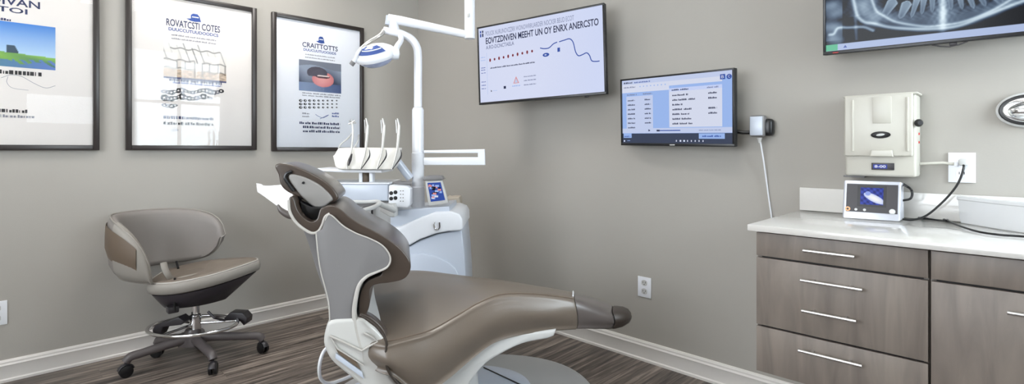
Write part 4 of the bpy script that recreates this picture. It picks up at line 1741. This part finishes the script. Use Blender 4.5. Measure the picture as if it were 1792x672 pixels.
# tray ring and cup holder
mb = MB()
TR = [at(600, 354, 2.45), at(640, 354, 2.5), at(660, 353, 2.5), at(664, 356, 2.47), at(655, 362, 2.38), at(640, 367, 2.3), at(618, 373, 2.22), at(605, 368, 2.25), at(596, 360, 2.33)]
mb.tube(cr(TR, 5, True), .010, lightgrey_pl, 10, closed=True)
mb.loft([[p + (sum(TR) / len(TR) - p) * f_ + np.array([0, 0, -.006]) for p in cr(TR, 5, True)] for f_ in (.04, .9)], dark_pl, caps=False)
mb.tube([at(662, 356, 2.47), at(676, 362, 2.52), at(690, 368, 2.6)], .014, lightgrey_pl, 10)
mb.build('instrument_tray', du)
dpoly([(664, 358), (688, 357), (691, 364), (690, 380), (682, 380), (664, 369)], DU - .12, .09, lightgrey_pl, .006, 'tray_bracket')
# tablet
mb = MB()
tb = [(744, 319), (747, 315.5), (771, 315.5), (774.5, 319), (783, 351), (781, 356), (754, 360), (749, 356)]
mb.prism([at(x, y, DU - .01) for x, y in cr(tb, 2, True)], F * .03, lightgrey_pl, .005, 3)
tbo = mb.build('touch_screen', du)
c = Canvas(at(747.5, 353, DU - .0115), R, ZA, -F)
q00 = c.o


def tcv(px, py):
    p = at(px, py, DU - .0115)
    return ((p - q00) @ R, p[2] - q00[2])


c.poly([tcv(*p) for p in ((748, 320), (771, 319), (779, 350), (754, 353))], e_blue, 0)
rr = random.Random(8)
for i_ in range(26):
    u_, v_ = rr.random() * .85, rr.random() * .85
    x = 748 + 23 * u_ + 7 * v_
    y = 321 + 30 * v_
    a, b = tcv(x, y)
    s_ = .009 + .012 * rr.random()
    c.rect(a, b - .009, s_, .010, rr.choice([e_mid, e_white, e_navy, e_dark, e_pink, e_mid]), 1 + i_ * .2)
c.build('screen_image', tbo)
mb = MB()
mb.prism([at(x, y, DU - .02) for x, y in cr([(741, 312), (745, 308), (769, 307.5), (774, 311), (773, 315), (742, 316)], 3, True)], F * .08, grey_pl, .006, 3)
mb.build('screen_hood', tbo)
# post
mb = MB()
pc = at(731.5, 362, DU + .10)
zz = lambda py: HC + (262 - py) / FPX * (DU + .10)
px0 = np.array([pc[0], pc[1], 0])
rw = 10.5 / FPX * (DU + .1)
mb.lathe([(0, zz(364)), (rw * 1.12, zz(364)), (rw * 1.12, zz(327)), (rw, zz(326)), (rw, zz(297)), (rw * 1.04, zz(296)), (rw * 1.04, zz(268)), (rw * .96, zz(267)), (rw * .96, zz(192)), (rw * .75, zz(188)), (0, zz(188))], px0, white_pl, seg=28)
mb.build('post', du)
# right arm
dp = DU + .08
dpoly([(741, 263), (848, 261), (849, 289), (741, 289), (741, 275.5), (836, 275), (836, 268), (741, 268)], dp, .05, white_pl, .004, 'side_arm')
# beige canister
mb = MB()
mb.prism([at(x, y, 3.35) for x, y in cr([(786, 346), (800, 345), (805, 350), (807, 382), (807, 400), (780, 400), (780, 350)], 2, True)], F * .15, beige_pl, .01, 3)
mb.build('rear_canister', du)
# instrument bar
ib = dpoly([(582, 273), (585, 270.5), (591.5, 259), (600, 258.5), (696, 258.5), (695.5, 274), (688.5, 292), (682, 297), (600, 297), (592, 296), (586, 291)], DU - .10, .11, M('warm_white_plastic', srgb(236, 232, 224), .35, coat=.2), .008, 'instrument_bar')

# instruments in the bar
GI = 'instruments standing in the instrument bar'


def handpiece(label, pts, dd):
    b = at(*pts[-1], dd)
    t = thing('dental_handpiece', label, 'dental instrument', b, GI)
    P = [at(x, y, dd) for x, y in pts]
    mb = MB()
    mb.tube(cr(P[1:4], 6), [.0065, .0085, .0075, .006], M('handpiece_metal', srgb(205, 202, 196), .3, .35), 12)
    mb.build('grip', t)
    mb = MB()
    mb.tube([P[0], P[1]], [.0045, .0065], satin, 10)
    mb.tube([P[0] - R * .007 + np.array([0, 0, -.008]), P[1] - R * .012 - np.array([0, 0, .04])], .0035, steel, 8)
    mb.build('head', t)
    mb = MB()
    mb.tube(cr(P[3:], 6), [.006, .005, .004], M('handpiece_metal', srgb(205, 202, 196), .3, .35), 10)
    mb.build('neck', t)
    mb = MB()
    q_ = [P[-3] + R * .02 - F * .004, P[-2] + R * .028 - F * .006, P[-1] + R * .005 - F * .004]
    mb.tube(cr(q_, 5), [.0015, .0042, .002], dark_pl, 8)
    mb.build('dark_slot', t)  # dark tube standing in for a narrow shaded slot in the bar
    return t


ID = DU - .116
h2 = handpiece('slim steel handpiece second from left in the instrument bar', [(640.5, 207), (643.5, 219), (642, 240), (640, 262), (637, 275), (630.5, 296)], ID)
for k, (dx, lb) in enumerate(((29, 'slim steel handpiece third from left in the instrument bar'), (55, 'slim steel handpiece at the right end of the instrument bar'))):
    c_ = copy_tree(h2)
    off = R * (dx / FPX * ID) - np.array([0, 0, 0])
    c_.location = V3(np.array(h2.location) + off)
    c_['label'] = lb
t = thing('air_water_syringe', 'three-way syringe with star-shaped tip at the left end of the instrument bar', 'dental instrument', at(607.5, 296, ID), GI)
mb = MB()
mb.tube(cr([at(x, y, ID) for x, y in ((616, 213), (617.5, 230), (616.5, 248), (614, 268), (608, 282), (607, 296))], 6), [.004, .005, .005, .005, .006, .006], M('handpiece_metal', (1, 1, 1)), 10)
mb.build('grip', t)
mb = MB()
for dx, dy in ((-5, -4), (5, -4), (0, -7), (7, 0.0), (-6, 2)):
    mb.tube([at(616, 215, ID), at(616 + dx, 215 + dy, ID)], [.004, .003], steel, 8)
mb.build('star_tip', t)
mb = MB()
mb.tube(cr([at(x, y, ID + .02) for x, y in ((617, 232), (608, 243), (598, 251), (592, 259))], 6), .004, lightgrey_pl, 8)
mb.tube(cr([at(x, y, ID + .06) for x, y in ((628, 235), (626, 248), (619, 259))], 6), .004, lightgrey_pl, 8)
mb.build('hose', t)
mb = MB()
mb.tube(cr([at(x, y, ID - .01) for x, y in ((616, 269), (613, 280), (610, 290))], 5), [.003, .007, .003], dark_pl, 8)
mb.build('dark_slot', t)  # dark tube in place of the syringe's shaded slot

# ================================================================== overhead lamp
OL = DU + .10
lamp = thing('operating_lamp', 'white ceiling-hung dental lamp with jointed arm and blue glass head over the cart', 'dental lamp', px0 + np.array([0, 0, zz(188)]))


def lz(x, y, d=OL): return at(x, y, d)


rp = 7.0 / FPX * OL
mb = MB()
mb.tube([np.array([px0[0], px0[1], zz(187.5)])] + cr([lz(731.5, 150), lz(731.5, 100), lz(729, 82), lz(720, 69), lz(706, 61), lz(690, 56), lz(672, 53)], 6), [rp] * 8 + [rp * .9], white_pl, 18)
mb.build('curved_pole', lamp)
mb = MB()
mb.tube([lz(692, 57), lz(689, 46), lz(689, 33)], [rp * 1.2, rp * 1.2, rp * 1.35], white_pl, 18)
mb.tube([lz(682, 28), lz(680, 44)], [rp * .9, rp * .9], bluish_pl, 14)
mb.build('joint', lamp)
mb = MB()
mb.tube([lz(680, 33), lz(700, 36), lz(828, 63)], [rp * 1.2, rp * 1.15, rp * .95], white_pl, 18)
mb.build('swing_arm', lamp)
mb = MB()
ct = lz(822, 60)
mb.tube([lz(822, 68), np.array([ct[0], ct[1], HT - .02])], 9.2 / FPX * OL, white_pl, 20)
mb.tube([np.array([ct[0], ct[1], HT - .03]), np.array([ct[0], ct[1], HT - .001])], .08, white_pl, 24)
mb.build('drop_pipe', lamp)
mb = MB()
mb.box(lz(819, 27, OL - .028), (.022, .003, .02), lightgrey_pl, .001)
mb.build('pipe_label', lamp)
# yoke
LD = OL - .10
mb = MB()
mb.tube(cr([lz(700, 60), lz(702, 70, LD + .05), lz(696, 80, LD), lz(690, 92, LD)], 5), [.016, .014, .015, .018], white_pl, 12)
mb.tube(cr([lz(672, 54), lz(665, 62, LD + .05), lz(645, 74, LD + .03), lz(630, 86, LD)], 5), [.014, .010, .009, .008], satin, 10)
mb.lathe([(0, -.03), (.03, -.022), (.034, 0), (.03, .022), (0, .03)], lz(690, 94, LD), white_pl, axis=tuple(R * .9 + F * .3), seg=20)
mb.build('yoke', lamp)
# head : flattened dome tilted
hc = lz(658, 97, LD)
ta = math.radians(-14)
hx = R * math.cos(ta) - ZA * math.sin(ta) * 1.0
hx = R * math.cos(math.radians(10)) + ZA * math.sin(math.radians(10))
hy = F
tl = math.radians(33)
hy = F * math.cos(tl) + ZA * math.sin(tl)
hz = np.cross(hx, hy)
hz = hz if hz[2] > 0 else -hz


def dome(mb, prof, m, sx=1.0, sy=.8, seg=36, c0=hc):
    rows = []
    for r_, z_ in prof:
        rows.append([c0 + hx * r_ * sx * math.cos(2 * math.pi * k / seg) + hy * r_ * sy * math.sin(2 * math.pi * k / seg) + hz * z_ for k in range(seg)])
    mb.loft(rows, m)


RH = 36 / FPX * LD
mb = MB()
dome(mb, [(RH * .98, -.012), (RH * 1.03, 0), (RH, .012), (RH * .85, .03), (RH * .6, .048), (RH * .3, .058), (.005, .06)], white_pl)
hd = mb.build('lamp_head', lamp, smooth=60)
mb = MB()
dome(mb, [(RH * .93, -.0125), (RH * .80, -.030), (RH * .6, -.048), (RH * .35, -.058), (.004, -.062)], M('lamp_lens', srgb(178, 190, 224), .1, metal=.25, noise=.35, nscale=30, coat=.6, bump=1.0, bscale=45))  # colour noise painted in to imitate facet sparkle
mb.build('lens', hd, smooth=60)
mb = MB()
glass_b = M('blue_glass', srgb(62, 84, 146), .1, coat=.7)
rows = []
for f_ in np.linspace(0, 1, 8):
    row = []
    for g_ in np.linspace(0, 1, 8):
        a_ = -.30 + f_ * .95
        r2 = .30 + .55 * g_
        th = math.radians(205 + 115 * f_)
        rr_ = RH * r2
        zc = float(np.interp(r2, [0, .3, .6, .85, 1.0], [.06, .058, .048, .030, .012]))
        row.append(hc + hx * rr_ * math.cos(th) + hy * rr_ * .8 * math.sin(th) + hz * (zc + .0035))
    rows.append(row)
mb.loft(rows, glass_b, closed=False, caps=False)
mb.build('blue_window', hd, smooth=60)
mb = MB()
for s_ in (.33,):
    th = [math.radians(225 + 90 * f_) for f_ in np.linspace(0, 1, 8)]
    mb.tube([hc + hx * RH * (.5 + s_ * .45) * math.cos(q_) + hy * RH * .8 * (.5 + s_ * .45) * math.sin(q_) + hz * (.068 - .052 * (.5 + s_ * .45) ** 2.4) for q_ in th], .003, white_pl, 6)
mb.build('window_rib', hd)
mb = MB()
mb.tube(cr([lz(632, 84, LD - .05), lz(625, 95, LD - .06), lz(622, 104, LD - .05), lz(616, 112, LD - .05)], 5), [.008, .009, .010, .012], white_pl, 12)
mb.tube([lz(619, 108, LD - .05), lz(614.5, 114, LD - .05)], [.013, .013], grey_pl, 12)
mb.build('handle', hd)

# ================================================================== stool
SC = np.array([-1.75, 2.87])
stool = thing('operator_stool', 'taupe rolling operator stool with wraparound back and chrome foot ring by the left wall', 'stool', plan(SC[0], SC[1], 0))
# casters & legs
cast = [(220, 660, 2.67), (373, 655, 2.70), (460, 606, 2.99), (275, 605, 2.93), (352, 590, 3.06)]
ends = []
for (px, py, dd) in cast:
    lat = (px - CX) / FPX * dd
    ends.append(plan(lat, dd, 0))
hub = plan(SC[0] - .01, SC[1] - .01, 0)
legm = M('stool_base', srgb(84, 78, 78), .4)
mb = MB()
mb.lathe([(0, .09), (.035, .09), (.042, .1), (.042, .17), (.034, .185), (0, .185)], hub, legm, seg=24)
mb.prism([hub + q for q in (R * -.055 - F * .045 + ZA * .095, R * .035 - F * .045 + ZA * .095, R * .035 - F * .045 + ZA * .165, R * -.055 - F * .045 + ZA * .165)], F * .05, legm, .006, 2)
mb.build('hub', stool)
for e_ in ends:
    dv_ = e_ - hub
    l_ = np.linalg.norm(dv_[:2])
    dv_ = dv_ / l_
    mb = MB()
    pts = [hub + ZA * .135, hub + dv_ * l_ * .35 + ZA * .125, hub + dv_ * l_ * .75 + ZA * .108, hub + dv_ * l_ * .93 + ZA * .100, hub + dv_ * l_ * 1.0 + ZA * .078]
    mb.tube(cr(pts, 5), [.026, .024, .022, .022, .021], legm, 12)
    mb.build('leg', stool)
    side = np.array([-dv_[1], dv_[0], 0])
    side = (side + R * .7 + dv_ * .3)
    side[2] = 0
    side /= np.linalg.norm(side)
    mb = MB()
    c0 = hub + dv_ * l_ + ZA * .031
    for s_ in (-1, 1):
        mb.lathe([(0, -.009), (.024, -.009), (.030, -.006), (.030, .006), (.024, .009), (0, .009)], c0 + side * .0125 * s_, black_pl, axis=tuple(side), seg=22)
    mb.tube([c0 + ZA * .0, c0 + ZA * .052], .006, dark_pl, 8)
    fw = np.cross(side, ZA)
    arc = [c0 + (fw * math.cos(a_) + ZA * math.sin(a_)) * .034 for a_ in np.linspace(.3, math.pi - .3, 8)]
    mb.tube(arc, .006, dark_pl, 8, flat=2.6)
    mb.build('caster', stool)
# column and foot ring
mb = MB()
ctop = plan(SC[0], SC[1], 0)
mb.lathe([(0, .18), (.028, .18), (.028, .26), (.021, .265), (.021, .36), (.016, .362), (.016, .46), (0, .46)], ctop, chrome, seg=24)
mb.build('gas_column', stool)
mb = MB()
rc0 = plan(SC[0] + .0, SC[1] - .02, .205)
rng = [rc0 + (R * math.cos(a_) * .225 + F * math.sin(a_) * .17) for a_ in np.linspace(0, 2 * math.pi, 48, endpoint=False)]
mb.tube(rng, .0095, chrome, 10, closed=True)
for a_ in (.5, 2.6, 4.4):
    mb.tube([ctop + ZA * .21, rc0 + (R * math.cos(a_) * .22 + F * math.sin(a_) * .165)], .007, chrome, 8)
mb.build('foot_ring', stool)
for (x0, y0, x1, y1, dd, tw) in ((268, 582, 312, 553, 2.80, 1), (392, 566, 426, 553, 2.95, 0)):
    mb = MB()
    if tw:
        pts = [(270, 570), (312, 555), (322, 563), (316, 569), (285, 573), (278, 588), (268, 590), (266, 578)]
    else:
        pts = [(388, 561), (402, 547), (424, 548), (432, 557), (431, 566), (426, 570), (420, 563), (404, 561)]
    P = [at(x, y, dd + (.0 if y > 565 else .07)) for x, y in pts]
    mb.prism([at(x, y, dd) for x, y in pts], F * .07, dark_pl, .006, 3)
    mb.build('foot_pad', stool)
mb = MB()
mb.tube([at(364, 545, 2.85), at(375, 556, 2.85), at(392, 560, 2.9)], .007, dark_pl, 8)
mb.build('lever', stool)
# seat
ss = [plan(la, de) for la, de in ((-1.93, 2.80), (-1.88, 2.68), (-1.72, 2.66), (-1.56, 2.76), (-1.455, 2.93), (-1.46, 3.0), (-1.56, 3.06), (-1.74, 3.10), (-1.88, 3.02), (-1.94, 2.92))]
sl = cr(ss, 6, True)
sc0 = sum(sl) / len(sl)


def szt(p):
    la = (p - plan(0, 0)) @ R
    de = (p - plan(0, 0)) @ F
    return .475 + .04 * np.clip((la + 1.95) / .5, 0, 1) ** 1.5 + .03 * np.clip((de - 2.65) / .4, 0, 1)


def srow(f_, dz):
    return [np.array([(sc0 + (p - sc0) * f_)[0], (sc0 + (p - sc0) * f_)[1], szt(p) * 1.0 + dz]) for p in sl]


mb = MB()
mb.loft([srow(.90, -.064), srow(.99, -.055), srow(1.01, -.03), srow(.995, -.008), srow(.96, .0)], fabric_rim)
st_ = mb.build('seat_cushion', stool, smooth=60)
mb = MB()
mb.loft([srow(.955, -.002), srow(.93, .006), srow(.75, .010), srow(.45, .010), srow(.1, .010)], fabric_d if False else M('stool_top_vinyl', srgb(108, 98, 88), .5, noise=.03))
mb.build('seat_top', st_, smooth=60)
mb = MB()
mb.tube([np.array(p) + ZA * .001 for p in srow(.958, 0)], .0035, piping_m, 8, closed=True)
mb.build('seat_piping', st_)
# dark under shell
def prow(f_, z_, shift=(0, 0)):
    return [np.array([(sc0 + (p - sc0) * f_)[0], (sc0 + (p - sc0) * f_)[1], z_]) + R * shift[0] + F * shift[1] for p in sl]


top_row = srow(.93, -.066)
mid_row = [np.array([(sc0 + (p - sc0) * .78)[0], (sc0 + (p - sc0) * .78)[1], szt(p) - .115]) - R * .01 for p in sl]
bot_row = [np.array([(sc0 + (p - sc0) * .55)[0], (sc0 + (p - sc0) * .55)[1], .325]) - R * .055 for p in sl]
mb = MB()
mb.loft([bot_row, mid_row, top_row], M('stool_shell', srgb(52, 48, 54), .45))
mb.build('seat_shell', stool, smooth=50)
mb = MB()
mb.box(at(302, 541, 2.72), (.05, .05, .035), dark_pl, .006)
mb.build('adjust_clamp', stool)
mb = MB()
mb.tube([at(306, 486, 2.70), at(306, 545, 2.71)], .006, black_pl, 8)
mb.tube([at(309, 458, 2.95), at(312, 470, 2.9)], .006, black_pl, 8)
mb.build('lever_rod', stool)
mb = MB()
mb.tube(cr([at(286, 460, 2.72), at(289, 472, 2.71), at(296, 484, 2.72), at(303, 492, 2.76)], 5), [.009, .009, .008], fabric_rim, 10, flat=1.8)
mb.build('back_bracket', stool)
# wraparound back
arc = cr([plan(*p) for p in ((-1.845, 2.66), (-1.93, 2.635), (-2.03, 2.66), (-2.115, 2.76), (-2.12, 2.89), (-2.05, 3.02), (-1.93, 3.09), (-1.82, 3.115), (-1.72, 3.10))], 6)
na = len(arc)
rows_in, rows_out, edge_t, edge_b = [], [], [], []
for i_, p in enumerate(arc):
    f_ = i_ / (na - 1)
    d_ = arc[min(i_ + 1, na - 1)] - arc[max(i_ - 1, 0)]
    d_ /= np.linalg.norm(d_)
    nin = np.array([d_[1], -d_[0], 0])
    if nin @ (plan(SC[0], SC[1]) - p) < 0:
        nin = -nin
    e_ = max(1e-3, 1 - abs(2 * f_ - 1) ** 3.4) ** .5
    zc = .655 + .012 * math.sin(f_ * 3) - .02 * max(0, 1 - f_ / .3)
    kt = max(0, (.40 - f_) / .40)
    if kt > 0:
        ht, hb = .160 * (-.93 + 1.93 * math.sqrt(max(0, 1 - kt ** 2.3))), .158
    else:
        ht, hb = .160 * e_, .158 * e_
    zm, h2_ = zc + (ht - hb) / 2, max(.004, (ht + hb) / 2)
    th_ = .028 * min(1, e_ + .25) ** .5
    loop = []
    for k in range(16):
        a_ = 2 * math.pi * k / 16
        ca, sa = math.cos(a_), math.sin(a_)
        loop.append(p + nin * (th_ * math.copysign(abs(ca) ** .7, ca) + .035 * max(0, -sa) ** 1.5) + ZA * (zm + h2_ * math.copysign(abs(sa) ** .55, sa)))
    rows_in.append(loop)
    edge_t.append(p - nin * .012 + ZA * (zm + h2_))
    edge_b.append(p + nin * .022 + ZA * (zm - h2_))
    ol = []
    for k in range(12):
        a_ = 2 * math.pi * k / 12
        ol.append(p + nin * (.035 * max(0, -math.sin(a_)) * .8 - .029 - .006 * math.cos(a_)) + ZA * (zm + .76 * h2_ * math.sin(a_)))
    rows_out.append(ol)
mb = MB()
mb.loft(rows_in, fabric)
bk = mb.build('backrest', stool, smooth=70)
mb = MB()
mb.loft(rows_out[4:-4], fabric_d)
mb.build('back_shell', bk, smooth=70)
mb = MB()
ne_ = 20
mb.loft([[p_ + (p_ - sum(r_) / 16) * .035  for p_ in r_] for i_, r_ in enumerate(rows_in[:ne_ - 8])], fabric_rim)
mb.tube(edge_t + list(reversed(edge_b)), .004, fabric_rim, 8, closed=True)
mb.build('edge_trim', bk, smooth=70)
